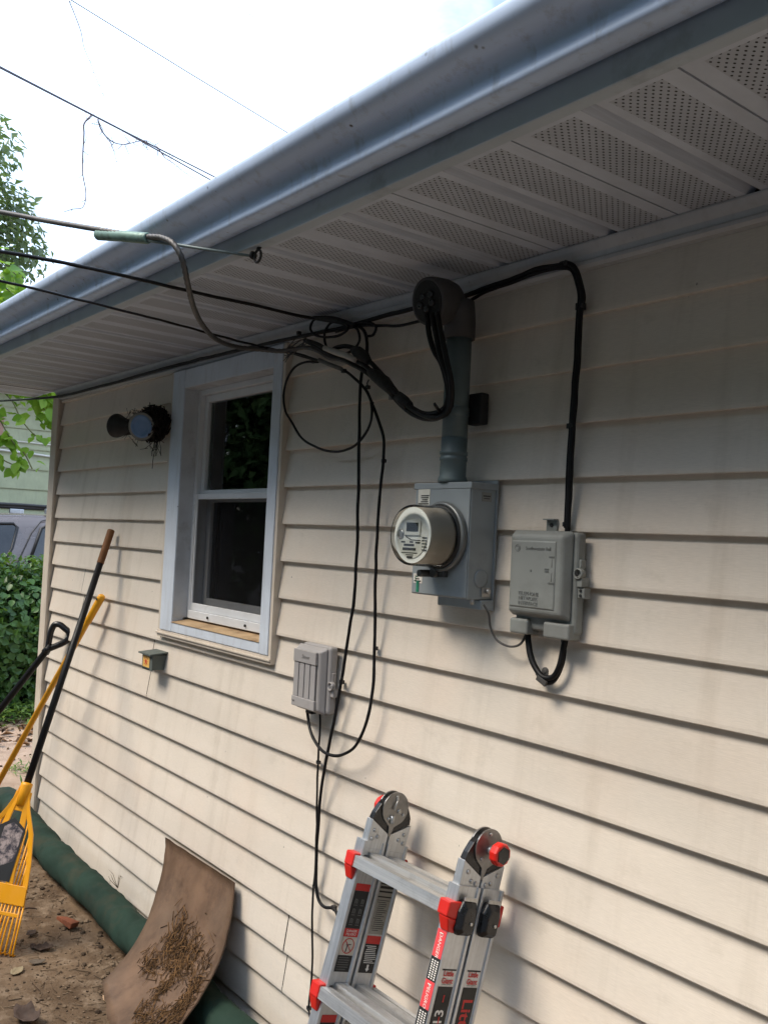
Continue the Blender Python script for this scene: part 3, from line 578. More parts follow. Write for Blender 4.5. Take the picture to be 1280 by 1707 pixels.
for a, b, nme in ((NX0 + .004, NX0 + .056, 'skirt'), (NX1 - .062, NX1 + .008, 'skirt')): MB().bx(a, b, -.044, -.0035, NZ0 - .036, NZ0 - .003).build(nme, m_nigrey, ni, bev=.005, seg=3)
MB().bx(NX0 + .057, NX1 - .063, -.020, -.0036, NZ0 - .0261, NZ0 - .004).build('cable_port', m_rubber, ni)
q = MB(); q.bx(-1.325, -1.295, -.004, -.001, NZ1, NZ1 + .026); q.bx(-1.325, -1.295, -.016, -.001, NZ1 + .0235, NZ1 + .026); q.build('mounting_tab', m_nigrey, ni)
MB().lathe([(.0042, 0), (.0042, .002)], (-1.310, -.0041, NZ1 + .013), (0, -1, 0), 10).build('screw', m_ink, ni)
lx = NX1 + .012
q = MB(); q.lathe([(.0115, 0), (.0115, .014), (.008, .0145), (.008, .006), (.001, .006)], (lx + .004, -.020, 1.459), (0, -1, 0), 16); q.bx(lx, lx + .013, -.030, -.008, 1.432, 1.452); q.bx(lx, lx + .017, -.026, -.006, 1.409, 1.430); q.bx(lx, lx + .006, -.026, -.010, 1.470, 1.488); q.build('latch', m_nigrey, ni, bev=.002)
q = MB(); q.lathe([(.003, 0), (.003, .002)], (lx + .0085, -.0265, 1.425), (0, -1, 0), 8); q.lathe([(.003, 0), (.003, .002)], (lx + .0085, -.0265, 1.415), (0, -1, 0), 8); q.lathe([(.005, 0), (.005, .0015)], (lx + .004, -.0345, 1.459), (0, -1, 0), 10); q.build('latch_hole', m_ink, ni)

# small ribbed cable box
SX0, SX1, SZ0, SZ1, SF = -2.222, -2.082, 1.020, 1.200, -.056
sb = root('cable_box', ((SX0 + SX1) / 2, 0, SZ0), 'light grey ribbed cable box on the wall below the window', 'utility box')
MB().bx(SX0 + .010, SX1 + .012, -.030, -.002, SZ0 - .002, SZ1 + .006).build('back_box', m_smgrey, sb, bev=.009, seg=3)
cv = frustum(SX0 - .003, SX1 + .004, SZ0 - .006, SZ1 + .003, -.0302, SF + .004, .013, name='cover', mt=m_smgrey, pr=sb, bev=.006)
MB().bx(SX0 + .010, SX1 - .016, SF - .004, SF + .005, SZ1 - .048, SZ1 - .012).build('top_band', m_smgrey, cv, bev=.002)
MB().bx(SX0 + .008, SX1 - .016, SF - .003, SF + .005, SZ0 + .006, SZ0 + .034).build('bottom_band', m_smgrey, cv, bev=.002)
wv = (SX1 - .016 - SX0 - .010) / 4
for i in range(4): MB().bx(SX0 + .011 + i * wv, SX0 + .010 + (i + 1) * wv - .0035, SF - .001, SF + .005, SZ0 + .0345, SZ1 - .0485).build('rib', m_smgrey, cv, bev=.0012)
MB().bx(SX0 + .0095, SX1 - .0165, SF + .0028, SF + .0035, SZ0 + .03, SZ1 - .045).build('rib_groove_shade', m_smdark, cv)  # dark sheet paints the shade in the grooves between the ribs
q = MB(); q.text('Siecor', .015, ((SX0 + SX1) / 2 + .004, SF - .0045, SZ1 - .030), (1, 0, 0), (0, 0, 1), .001); q.text('CAC', .007, (SX0 + .020, SF - .0035, SZ0 + .020), (1, 0, 0), (0, 0, 1), .001); q.build('lettering', mat('raised lettering', s2l((134, 132, 130)), .5), cv)
q = MB(); q.lathe([(.0125, 0), (.0125, .013), (.009, .0135), (.009, .005), (.001, .005)], (SX1 + .016, -.018, 1.098), (0, -1, 0), 16); q.bx(SX1 + .008, SX1 + .026, -.024, -.008, 1.068, 1.092); q.bx(SX1 + .0115, SX1 + .016, -.022, -.010, 1.108, 1.134); q.build('latch', m_smgrey, sb, bev=.002)
MB().lathe([(.0035, 0), (.0035, .006)], (SX1 + .016, -.022, 1.098), (0, -1, 0), 6).build('latch_screw', m_steel, sb)
MB().bx(SX0 + .040, SX0 + .070, -.030, -.012, SZ0 - .014, SZ0 - .0065).build('grommet', m_blackp, sb, bev=.002)
# ------------------------------------------------------------------ cables on the wall and overhead
def cable(name, pts, r, label, m=m_black, n=8, sub=6, cat='cable', **k):
    P = [p + Vector((mnoise.noise(p * 19), mnoise.noise(p * 17 + Vector((5, 0, 0))) * .6, mnoise.noise(p * 15 + Vector((0, 9, 0))))) * .0022 for p in crom(pts, sub)]
    return MB().tube(P, [r * (1 + .10 * mnoise.noise(p * 31)) for p in P], n).build(name, m, None, label=label, category=cat, **k)
def clip(c, parent, s=1.0, tail=0):
    q = MB(); c = Vector(c); q.box(c, (.012 * s, .010 * s, .010 * s)); q.lathe([(.004 * s, 0), (.004 * s, .006 * s)], c + Vector((.008 * s, -.003, 0)), (0, -1, 0), 8)
    if tail: q.tube([c, c + Vector((.012, -.012, .008)), c + Vector((.022, -.014, .016))], .0025, 5)
    return q.build('cable_clip', m_blackp, parent, bev=.0012)
yc = -.020
B = cable('coaxial_cable', [(-2.365, -.030, 2.068), (-2.242, -.030, 2.034), (-2.162, -.030, 2.009), (-2.091, -.028, 1.985), (-2.068, -.025, 1.975), (-2.022, -.022, 1.948), (-1.981, -.022, 1.917), (-1.946, -.022, 1.875), (-1.912, -.022, 1.823), (-1.890, -.022, 1.773), (-1.888, -.020, 1.722), (-1.892, -.022, 1.658), (-1.894, -.024, 1.572), (-1.891, -.026, 1.491), (-1.889, -.024, 1.352), (-1.888, -.018, 1.242), (-1.880, -.024, 1.126), (-1.882, -.030, 1.067), (-1.901, -.035, 1.003), (-1.930, -.038, 0.961), (-1.977, -.040, 0.931), (-2.021, -.040, 0.919), (-2.070, -.040, 0.921), (-2.119, -.036, 0.941), (-2.152, -.032, 0.970), (-2.174, -.026, 1.003), (-2.182, -.024, 1.020)], .0042, 'black coaxial cable hanging in a long U into the ribbed cable box')
clip((-1.896, -.012, 1.719), B); clip((-1.895, -.010, 1.224), B); clip((-1.956, -.016, 1.878), B, .8)
MB().tube([(-2.202, -.031, 2.025), (-2.151, -.031, 2.006), (-2.088, -.030, 1.985)], .0062, 10).build('connector_sleeve', mat('grey sleeve', s2l((104, 104, 100)), .5), B)
A_ = cable('looped_cable', [(-2.218, -.024, 2.023), (-2.293, -.022, 2.032), (-2.356, -.022, 2.020), (-2.392, -.022, 1.989), (-2.401, -.024, 1.951), (-2.385, -.026, 1.897), (-2.336, -.028, 1.851), (-2.278, -.028, 1.800), (-2.198, -.028, 1.769), (-2.119, -.028, 1.753), (-2.058, -.028, 1.753), (-1.996, -.030, 1.768), (-1.960, -.030, 1.795), (-1.938, -.030, 1.827), (-1.934, -.030, 1.855), (-1.943, -.028, 1.878)], .0036, 'thin black cable coiled in one big round loop beside the window')
clip((-2.256, -.016, 2.029), A_, .9); clip((-2.076, -.030, 1.978), A_, 1.1); clip((-1.970, -.022, 1.922), A_, 1.0, 1)
Cc = cable('drop_cable', [(-2.073, -.030, 2.110), (-2.015, -.030, 2.094), (-1.985, -.030, 2.071), (-1.973, -.030, 2.020), (-1.986, -.030, 1.977), (-1.993, -.030, 1.932), (-1.990, -.030, 1.832), (-1.983, -.030, 1.716), (-1.978, -.030, 1.602), (-1.972, -.030, 1.450), (-1.977, -.028, 1.345), (-2.000, -.024, 1.248), (-2.022, -.022, 1.127), (-2.046, -.024, 1.008), (-2.067, -.026, 0.911), (-2.088, -.024, 0.830), (-2.098, -.022, 0.760), (-2.104, -.020, 0.633), (-2.101, -.018, 0.546), (-2.082, -.018, 0.504), (-2.056, -.018, 0.497), (-2.010, -.018, 0.508), (-1.990, -.018, 0.493), (-1.974, -.018, 0.468), (-1.950, -.018, 0.421), (-1.919, -.018, 0.316), (-1.896, -.018, 0.173), (-1.95, -.02, .03)], .0044, 'straight black cable running from the eave down past the ladder')
clip((-2.038, -.010, 1.114), Cc, 1.1, 1); clip((-2.019, -.012, 0.507), Cc, 1.2)
D_ = cable('ground_cable', [(-2.127, -.018, 1.029), (-2.122, -.018, 1.001), (-2.120, -.018, 0.940), (-2.125, -.016, 0.879), (-2.115, -.020, 0.784), (-2.109, -.020, 0.669), (-2.110, -.018, 0.583), (-2.118, -.014, 0.529), (-2.114, -.018, 0.465), (-2.097, -.022, 0.366), (-2.100, -.018, 0.267), (-2.112, -.014, 0.202), (-2.098, -.018, 0.185), (-2.061, -.024, 0.185), (-2.000, -.028, 0.183), (-1.957, -.024, 0.100), (-2.0, -.03, .02)], .0030, 'thin black cable dropping from the ribbed box to the ground')
clip((-2.131, -.010, 0.874), D_); clip((-2.120, -.010, 0.531), D_, .9); clip((-2.117, -.010, 0.197), D_, 1.0)
Ee = cable('eave_cable', [(-5.728, 0.020, 2.241), (-4.911, -.015, 2.172), (-4.497, -.022, 2.144), (-3.877, -.022, 2.136), (-3.154, -.024, 2.133), (-2.688, -.028, 2.122), (-2.383, -.030, 2.113), (-2.186, -.030, 2.105), (-2.010, -.030, 2.103), (-1.852, -.030, 2.104), (-1.755, -.030, 2.103), (-1.575, -.030, 2.100), (-1.520, -.030, 2.106), (-1.449, -.030, 2.108), (-1.404, -.028, 2.114), (-1.356, -.028, 2.117), (-1.291, -.030, 2.110), (-1.270, -.028, 2.108), (-1.254, -.026, 2.094), (-1.245, -.022, 2.067), (-1.238, -.020, 2.032), (-1.243, -.018, 2.009), (-1.244, -.018, 1.946), (-1.245, -.018, 1.896), (-1.251, -.016, 1.814), (-1.256, -.014, 1.755), (-1.256, -.014, 1.653), (-1.258, -.014, 1.558), (-1.258, -.014, 1.540)], .0062, 'thick black cable along the eave that bends down into the telephone box')
clip((-1.288, -.024, 2.112), Ee, 1.5); clip((-1.249, -.012, 2.018), Ee, 1.5); clip((-1.264, -.012, 1.767), Ee, 1.1); clip((-1.266, -.010, 1.560), Ee, 1.0); clip((-2.338, -.020, 2.127), Ee, 1.1)
cable('eave_wire', [(-2.117, -.035, 2.095), (-2.009, -.030, 2.095), (-1.906, -.026, 2.079), (-1.855, -.026, 2.071), (-1.736, -.028, 2.067), (-1.653, -.028, 2.072), (-1.576, -.028, 2.085), (-1.518, -.032, 2.096), (-1.447, -.032, 2.099), (-1.353, -.030, 2.108), (-1.290, -.030, 2.104), (-1.266, -.027, 2.096), (-1.252, -.022, 2.062), (-1.248, -.020, 2.034), (-1.251, -.018, 2.005), (-1.252, -.018, 1.904), (-1.262, -.014, 1.755), (-1.265, -.013, 1.552)], .0040, 'thinner black wire sagging behind the weatherhead, under the thick eave cable')
cable('coiled_slack', [(-2.016, -.045, 2.090), (-2.076, -.045, 2.116), (-2.152, -.045, 2.137), (-2.223, -.045, 2.142), (-2.229, -.050, 2.119), (-2.205, -.050, 2.096), (-2.139, -.050, 2.079), (-2.077, -.050, 2.076), (-2.038, -.050, 2.089), (-2.061, -.045, 2.110), (-2.136, -.040, 2.123), (-2.167, -.040, 2.097), (-2.162, -.040, 2.067), (-2.129, -.040, 2.038), (-2.074, -.040, 2.022), (-2.018, -.040, 2.029), (-1.995, -.040, 2.051), (-2.006, -.040, 2.081), (-2.038, -.040, 2.102), (-2.003, -.035, 2.101), (-1.949, -.030, 2.090), (-1.935, -.030, 2.078), (-1.949, -.030, 2.061), (-1.974, -.030, 2.061)], .0037, 'small tangled coil of slack black cable under the eave')
# two communication lines from the street
c2 = cable('communication_line', [(-5.2, -6.4, 3.0), (-2.217, -1.000, 2.134), (-2.304, -.900, 2.162), (-2.246, -.700, 2.154), (-2.216, -.470, 2.144), (-2.223, -.250, 2.147), (-2.201, -.060, 2.142), (-2.112, -.040, 2.121), (-2.031, -.035, 2.099)], .0048, 'thicker upper black line crossing in front of the gutter to the cable coil', sub=8)
MB().tube([(-2.208, -.055, 2.145), (-2.144, -.050, 2.133), (-2.106, -.045, 2.124), (-2.018, -.040, 2.096)], [.006, .0095, .0095, .006], 8).build('taped_joint', m_rubber, c2)
cable('communication_line', [(-3.4, -6.4, 2.75), (-2.200, -1.000, 2.068), (-2.287, -.900, 2.087), (-2.288, -.680, 2.078), (-2.268, -.440, 2.061), (-2.336, -.180, 2.064), (-2.393, -.060, 2.076), (-2.294, -.040, 2.053), (-2.115, -.030, 1.993)], .0034, 'thinner lower black line crossing in front of the gutter to the window corner', sub=8)
# service drop
dr = root('service_drop', (-2.091, -.620, 2.213), 'grey twisted service cable looping down from the eave', 'cable')
pth = crom([(-11.5, -3.6, 5.0), (-2.983, -.840, 2.465), (-2.725, -.800, 2.394), (-2.493, -.735, 2.326), (-2.269, -.675, 2.263), (-2.175, -.648, 2.237), (-2.087, -.622, 2.215), (-2.021, -.612, 2.199), (-1.967, -.605, 2.172), (-1.953, -.590, 2.140), (-1.981, -.560, 2.096), (-2.068, -.500, 2.066), (-2.206, -.400, 2.054), (-2.330, -.290, 2.054), (-2.408, -.180, 2.065), (-2.386, -.110, 2.067), (-2.333, -.075, 2.062), (-2.296, -.065, 2.067)], 30)
MB().tube(pth, .0068, 12, helix=(3, 400, .085)).build('twisted_cable', m_alw, dr)
sv = MB(); a, b = Vector((-2.283, -.672, 2.254)), Vector((-2.083, -.620, 2.210)); sv.tube([a, a * .98 + b * .02, a * .5 + b * .5 + Vector((0, 0, .001)), b * .98 + a * .02, b], [.0125, .0145, .0138, .0140, .012], 14); sv.build('wedge_clamp_sleeve', m_patina, dr)
hk = Vector((-1.772, -.492, 2.128))
MB().tube([b - Vector((0, 0, .004)), b * .6 + hk * .4 - Vector((0, 0, .004)), hk + Vector((-.02, 0, .004))], [.005, .0036, .0032], 8).build('bail_wire', m_pipe, dr)
q = MB(); q.tube([hk + Vector((.014 * math.cos(t), 0, .014 * math.sin(t))) for t in [i * math.pi / 8 for i in range(17)]], .0030, 8); q.lathe([(.008, 0), (.010, .005), (.006, .012)], hk + Vector((-.016, .0, .006)), (-1, -.1, .0), 12); q.tube([hk + Vector((0, 0, .014)), hk + Vector((.004, .004, .026))], .005, 8)
q.build('eave_hook', m_rubber, None, label='dark ring hook screwed under the eave edge holding the service cable', category='hook')
q = MB(); random.seed(5)
for i in range(9):
    s0 = Vector((-2.320, -.070, 2.059)); s1 = Vector((-2.232, -.065, 2.079)); j = Vector((random.gauss(0, .006), random.gauss(0, .006), random.gauss(0, .006)))
    q.tube(crom([s0 + j * .3, (s0 + s1) / 2 + j * 1.6, s1 + j], 4), .0017, 5)
for i in range(7):
    s0 = Vector((-2.299, -.070, 2.049)); q.tube([s0, s0 + Vector((random.uniform(-.05, .0), random.gauss(0, .01), random.uniform(-.022, .006)))], .0015, 5)
q.build('frayed_strands', m_alw, dr)
# the three service conductors from the weatherhead
sc_ = root('service_conductors', (-1.625, -.100, 1.811), 'heavy black wires drooping from the weatherhead to the taped splices', 'wires')
W1 = [(-1.579, -.155, 2.032), (-1.559, -.160, 1.975), (-1.546, -.155, 1.940), (-1.538, -.140, 1.915), (-1.534, -.125, 1.875), (-1.537, -.115, 1.843), (-1.551, -.110, 1.820), (-1.585, -.105, 1.810), (-1.634, -.100, 1.812), (-1.681, -.095, 1.828), (-1.730, -.090, 1.853), (-1.779, -.085, 1.892), (-1.825, -.080, 1.925), (-1.885, -.075, 1.967), (-1.937, -.070, 1.997), (-1.971, -.070, 2.019), (-2.019, -.070, 2.033), (-2.075, -.065, 2.035), (-2.099, -.060, 2.030)]
W2 = [(-1.560, -.155, 2.026), (-1.530, -.165, 1.968), (-1.521, -.160, 1.929), (-1.516, -.140, 1.885), (-1.520, -.125, 1.847), (-1.535, -.115, 1.813), (-1.568, -.110, 1.798), (-1.618, -.105, 1.798), (-1.674, -.100, 1.813), (-1.739, -.090, 1.845), (-1.796, -.085, 1.884), (-1.849, -.080, 1.915), (-1.910, -.075, 1.948), (-1.967, -.070, 1.973), (-2.019, -.068, 1.995), (-2.071, -.066, 2.011), (-2.117, -.066, 2.030), (-2.165, -.066, 2.052), (-2.230, -.066, 2.081)]
W3 = [(-1.542, -.155, 2.026), (-1.506, -.170, 1.966), (-1.500, -.160, 1.920), (-1.498, -.145, 1.875), (-1.508, -.130, 1.838), (-1.527, -.120, 1.808), (-1.573, -.115, 1.796), (-1.641, -.105, 1.811), (-1.698, -.100, 1.837), (-1.754, -.095, 1.874), (-1.798, -.090, 1.901), (-1.857, -.085, 1.934), (-1.915, -.080, 1.967), (-1.971, -.076, 1.988), (-2.040, -.072, 2.012), (-2.097, -.070, 2.032), (-2.162, -.068, 2.060), (-2.217, -.066, 2.077)]
for w, nm in ((W1, 'conductor'), (W2, 'conductor'), (W3, 'conductor')): MB().tube(crom(w, 6), .0064, 10).build(nm, m_black, sc_)
m_grw = mat('weathered grey insulation', s2l((70, 68, 66)), .6, var=.2, vs=40)
MB().tube(crom([(-2.287, -.070, 2.061), (-2.222, -.066, 2.058), (-2.157, -.066, 2.039), (-2.101, -.066, 2.013), (-2.036, -.066, 1.998), (-1.958, -.068, 1.968)], 6), .0062, 8).build('neutral_wire', m_grw, sc_)
MB().tube([(-2.100, -.082, 2.037), (-2.043, -.086, 2.018), (-1.988, -.088, 2.001), (-1.943, -.088, 1.982)], [.0075, .0085, .0085, .0070], 10).build('white_tape', m_alw2, sc_)
MB().tube([(-1.975, -.075, 2.017), (-1.949, -.075, 2.006), (-1.924, -.075, 1.991), (-1.895, -.078, 1.973)], [.009, .0165, .017, .009], 10).build('splice', m_rubber, sc_)
MB().tube([(-1.881, -.085, 1.946), (-1.854, -.085, 1.931), (-1.813, -.088, 1.909), (-1.785, -.090, 1.889), (-1.765, -.090, 1.874)], [.009, .016, .018, .014, .009], 10).build('splice', m_rubber, sc_)
MB().tube([(-1.750, -.090, 1.867), (-1.727, -.092, 1.853), (-1.700, -.095, 1.837)], [.013, .0150, .012], 10).build('tape_wrap', m_rubber, sc_)
MB().tube([(-1.558, -.120, 1.808), (-1.556, -.135, 1.820), (-1.555, -.140, 1.825)], [.004, .004, .003], 6).build('tie_tail', m_blackp, sc_)
q = MB(); q.box((-1.798, -.075, 1.872), (.010, .008, .016)); q.tube([(-1.797, -.080, 1.881), (-1.801, -.070, 1.867)], .002, 6); q.build('clear_clip', mat('clear clip', s2l((120, 116, 110)), .3), sc_)
# ground wire between meter socket and telephone box, and the loop below the telephone box
cable('ground_wire', [(-1.464, -.045, 1.375), (-1.453, -.040, 1.357), (-1.455, -.030, 1.326), (-1.438, -.025, 1.300), (-1.397, -.025, 1.290), (-1.368, -.022, 1.298), (-1.357, -.018, 1.322), (-1.358, -.016, 1.343)], .0026, 'thin grey ground wire curving from the meter box to the telephone box', m=m_grw)
lp = cable('looped_lead', [(-1.357, -.014, 1.343), (-1.353, -.016, 1.311), (-1.342, -.018, 1.277), (-1.323, -.020, 1.251), (-1.299, -.022, 1.235), (-1.277, -.020, 1.238), (-1.261, -.018, 1.263), (-1.255, -.016, 1.297), (-1.249, -.014, 1.331), (-1.248, -.014, 1.354)], .0066, 'black cable loop hanging under the telephone box')
MB().tube(crom([(-1.320, -.018, 1.242), (-1.300, -.018, 1.225), (-1.277, -.016, 1.231), (-1.258, -.014, 1.266), (-1.255, -.012, 1.301), (-1.264, -.012, 1.340)], 6), .0052, 8).build('second_strand', m_black, lp)
q = MB(); q.lathe([(.0085, 0), (.0085, .004), (.004, .0045), (.004, .006)], (-1.302, -.012, 1.248), (0, -1, 0), 14); q.box((-1.304, -.014, 1.237), (.014, .004, .022), Matrix.Rotation(R(25), 3, 'Y')); q.box((-1.300, -.026, 1.229), (.028, .006, .012), Matrix.Rotation(R(25), 3, 'Y')); q.build('clamp', m_grw, lp, bev=.001)
# overhead street wires
def line(name, a, b, r, label, ext0, ext1, n=1):
    a, b = Vector(a), Vector(b); d = b - a; q = MB()
    for i in range(n):
        o = Vector((0, 0, -.02 * i)) ; q.tube([a - d * ext0 + o * .2, a + o * .3, (a + b) / 2 - Vector((0, 0, .005)) + o * .1, b + o * 2.2, b + d * ext1 + o * 5], r, 6)
    return q.build(name, mat('overhead wire', s2l((74, 70, 78)), .6), None, label=label, category='wire')
line('overhead_wire', (-6.000, -.053, 4.378), (-7.086, 2.000, 4.585), .0062, 'doubled dark overhead wire with dead vine twigs, low against the white sky', 2.5, 4.0, 2)
line('overhead_wire', (-7.000, 0.694, 5.552), (-6.989, 2.600, 5.156), .0042, 'single thin overhead wire higher up, crossing the white sky', 2.5, 4.0)
line('overhead_wire', (-7.000, 2.006, 6.095), (-8.814, 3.600, 7.183), .0014, 'faint hair-thin overhead wire near the top edge of the sky', 2.0, 4.0)
def twig(px_pts, r, label, br=8, seed=1):
    random.seed(seed); q = MB(); P = crom(px_pts, 4); q.tube(P, [r * (1.15 - .8 * i / len(P)) for i in range(len(P))], 5)
    for i in range(br):
        p = random.choice(P); d = Vector((random.gauss(0, .5), random.gauss(0, 1), random.gauss(-.2, 1))).normalized() * random.uniform(.03, .12)
        q.tube([p, p + d * .5 + Vector((0, 0, -.01)), p + d], [r * .55, r * .4, r * .2], 4)
    q.build('dead_vine', straw_colour('dead twig', s2l((92, 82, 86)), s2l((120, 108, 108))), None, label=label, category='twig', group='dead vine twigs on the overhead wires')
twig([(-6.500, 0.725, 4.488), (-6.500, 0.677, 4.410), (-6.500, 0.681, 4.342), (-6.500, 0.682, 4.175), (-6.500, 0.690, 4.046), (-6.500, 0.719, 3.931), (-6.500, 0.719, 3.852), (-6.500, 0.700, 3.804), (-6.500, 0.637, 3.778), (-6.500, 0.571, 3.739)], .0055, 'long dead vine twig dangling from the doubled wire', 8, 2)
twig([(-6.500, 0.774, 4.478), (-6.500, 0.800, 4.415), (-6.500, 0.848, 4.368), (-6.500, 0.904, 4.346), (-6.550, 1.005, 4.380), (-6.600, 1.106, 4.446), (-6.650, 1.215, 4.506), (-6.700, 1.321, 4.508)], .0050, 'dead vine twig curled below the doubled wire', 22, 3)
twig([(-6.700, 1.321, 4.508), (-6.750, 1.412, 4.465), (-6.800, 1.512, 4.462), (-6.850, 1.654, 4.430), (-6.900, 1.775, 4.440), (-6.900, 1.827, 4.480)], .0036, 'short dead vine strand by the gutter end of the doubled wire', 12, 4)
twig([(-7.000, 0.672, 5.542), (-7.000, 0.723, 5.450), (-7.000, 0.777, 5.339), (-7.000, 0.807, 5.228), (-7.000, 0.870, 5.118), (-7.000, 0.925, 5.005), (-7.000, 0.984, 4.901)], .0036, 'long thin dead twig hanging from the single thin wire', 5, 6)
twig([(-6.500, 0.877, 4.342), (-6.500, 0.908, 4.280), (-6.500, 0.930, 4.206)], .003, 'short dead twig hanging below the curled vine', 2, 8)
# ------------------------------------------------------------------ the folded ladder leaning on the wall
LO = Vector((-1.56, -.07, .857)); th = R(16)
Wv = Vector((0, math.sin(th), math.cos(th))); Vv = Vector((0, -math.cos(th), math.sin(th))); Uv = Vector((1, 0, 0))
LPt = lambda u, v, w: LO + Uv * u + Vv * v + Wv * w
lad = root('ladder', LPt(0, 0, -.892), 'folded aluminium articulated ladder with red knobs leaning on the siding', 'ladder', rot=Matrix((Uv, -Vv, Wv)).transposed())
def lb(m, u0, u1, v0, v1, w0, w1):
    m.loft([[LPt(u0, v0, w), LPt(u1, v0, w), LPt(u1, v1, w), LPt(u0, v1, w)] for w in (w0, w1)], False); return m
def railprof(u0, u1, v0, v1, rib=.008, rec=.0035):
    return [(u0, v0), (u1, v0), (u1, v0 + rib), (u1 - rec, v0 + rib + .002), (u1 - rec, v1 - rib - .002), (u1, v1 - rib), (u1, v1), (u0, v1), (u0, v1 - rib), (u0 + rec, v1 - rib - .002), (u0 + rec, v0 + rib + .002), (u0, v0 + rib)]
WB = -.868
def rail(u0, u1, v0, v1, w0, w1, name, m=m_alu, rib=.008, flare=0):
    P = railprof(u0, u1, v0, v1, rib); q = MB()
    q.loft([[LPt(u, v, w0) for u, v in P], [LPt(u + flare * (w0 - w1) / 1.0, v, w1) for u, v in P]] if False else [[LPt(u, v, w) for u, v in P] for w in (w0, w1)], False); return q.build(name, m, lad, bev=.0008, seg=1)
frail = {}
for s in (-1, 1):
    a, b = (.1465, .1785) if s > 0 else (-.1785, -.1465)
    frail[s] = rail(a, b, .0035, .0700, WB, -.078, 'outer_rail'); 
    bk = rail(a, b, -.0700, -.0035, WB, -.078, 'outer_rail'); frail[s * 2] = bk
    for v0, v1, r_ in ((.0035, .07, frail[s]), (-.07, -.0035, bk)):
        lb(MB(), a - .004, b + .004, v0 - .003, v1 + .003, -.892, WB - .0005).build('rubber_foot', m_blackp, r_, bev=.003)
    ia, ib = (.1485, .1700) if s > 0 else (-.1700, -.1485)
    for sg in (1, -1):
        q = MB(); pl = [(.0620 * sg, -.028), (.0620 * sg, -.095), (.0030 * sg, -.095), (.0030 * sg, -.057)]
        q.prism([LPt(ia, v, w) for v, w in (pl if sg * 1 > 0 else pl[::-1])], Uv * (ib - ia)); ir = q.build('inner_rail', m_alu, lad, bev=.001)
        for (v, w) in ((.045, -.050), (.030, -.068), (.016, -.072)) if s > 0 else ((.047, -.052), (.034, -.066), (.050, -.072)):
            for uu, dd in ((ib, 1), (ia, -1)): MB().lathe([(.0052, 0), (.0048, .0022), (.0025, .0034), (.0005, .0036)], LPt(uu, v * sg, w), Uv * dd, 10).build('rivet', m_steel, ir)
    # hinge: black spacer, steel discs
    q = MB(); sp = [(.060, -.027), (.056, -.012), (.045, .010), (.030, .026), (-.030, .026), (-.047, .006), (-.058, -.012), (-.060, -.027), (0, -.0565)]
    q.prism([LPt(ia + .003, v, w) for v, w in sp], Uv * (ib - ia - .006)); hs = q.build('hinge_spacer', m_blackp, lad, bev=.001)
    hc = LPt((ia + ib) / 2, 0, .004)
    for d in (-1, 1):
        q = MB(); prof = [(.040 * math.cos(t), .040 * math.sin(t)) for t in [math.radians(-62 + i * 304 / 30) for i in range(31)]]
        prof = prof + [(-.008, -.043), (-.003, -.066), (.003, -.066), (.008, -.043)]
        u_ = (ib - .0035) if d > 0 else (ia + .0005); q.prism([LPt(u_, v, w + .004) for v, w in prof], Uv * .0042); hp = q.build('hinge_plate', m_hinge, lad, bev=.0008)
        if (s > 0) == (d > 0) or True:
            k = MB(); uo = u_ + (.0042 if d > 0 else 0)
            for t in (80, 200, 300): k.lathe([(.0042, 0), (.0035, .0022), (.0005, .0026)], LPt(uo, .029 * math.cos(R(t)), .004 + .029 * math.sin(R(t))), Uv * d, 10)
            k.build('pin', m_steel, hp)
    uo = ib if s > 0 else ia
    MB().lathe([(.0095, 0), (.0095, .006), (.0075, .0065), (.0075, .020)], LPt(uo, -.004, .000), Uv * s, 14).build('knob_stem', m_steel, lad)
    kn = MB().lathe([(.020, .019), (.0245, .022), (.0250, .035), (.0225, .040), (.018, .041)], LPt(uo, -.004, .000), Uv * s, 10, sm=False).build('lock_knob', m_red, lad, bev=.0015)
    MB().lathe([(.0185, .0405), (.0185, .0425), (.016, .0428)], LPt(uo, -.004, .000), Uv * s, 6, sm=False).build('knob_cap', m_blackp, kn)
    ui = ia if s > 0 else ib
    q = MB(); q.lathe([(.006, 0), (.006, .003), (.001, .0032)], LPt(ui, -.012, .0), Uv * -s, 14); q.tube([LPt(ui - s * .003, .002, .028), LPt(ui - s * .006, .006, .020), LPt(ui - s * .005, .008, .002)], .0022, 6); q.lathe([(.0035, 0), (.0035, .004)], LPt(ui, .003, .028), Uv * -s, 10)
    q.tube([LPt(ui - s * .0025, .006, -.012), LPt(ui - s * .002, .003, -.030)], .006, 8); q.build('spring_lever', m_steel, hs)
    # black lock pads on the outer faces
    for sg in (1, -1):
        vc = .0365 * sg; uo2 = b if s > 0 else a
        q = MB(); ol = [(-.026, -.030), (-.018, -.036), (.016, -.036), (.025, -.026), (.027, .012), (.019, .034), (.0, .037), (-.020, .033), (-.027, .010)]
        r0 = [LPt(uo2 - s * .003, vc + v, -.138 + w) for v, w in ol]; r1 = [LPt(uo2 + s * .010, vc + v * .98, -.138 + w * .98) for v, w in ol]; r2_ = [LPt(uo2 + s * .019, vc + v * .60, -.140 + w * .66) for v, w in ol]
        q.loft([r0, r1, r2_], False); pd = q.build('lock_pad', m_blackp, lad, bev=.003)
        q = MB(); q.lathe([(.0035, 0), (.0035, .003)], LPt(uo2 + s * .0185, vc - .006, -.146), Uv * s, 8); q.box(LPt(uo2 + s * .012, vc + .004, -.100), (.004, .034, .007), Matrix((Uv, -Vv, Wv)).transposed()); q.build('lock_pin', m_steel, pd)
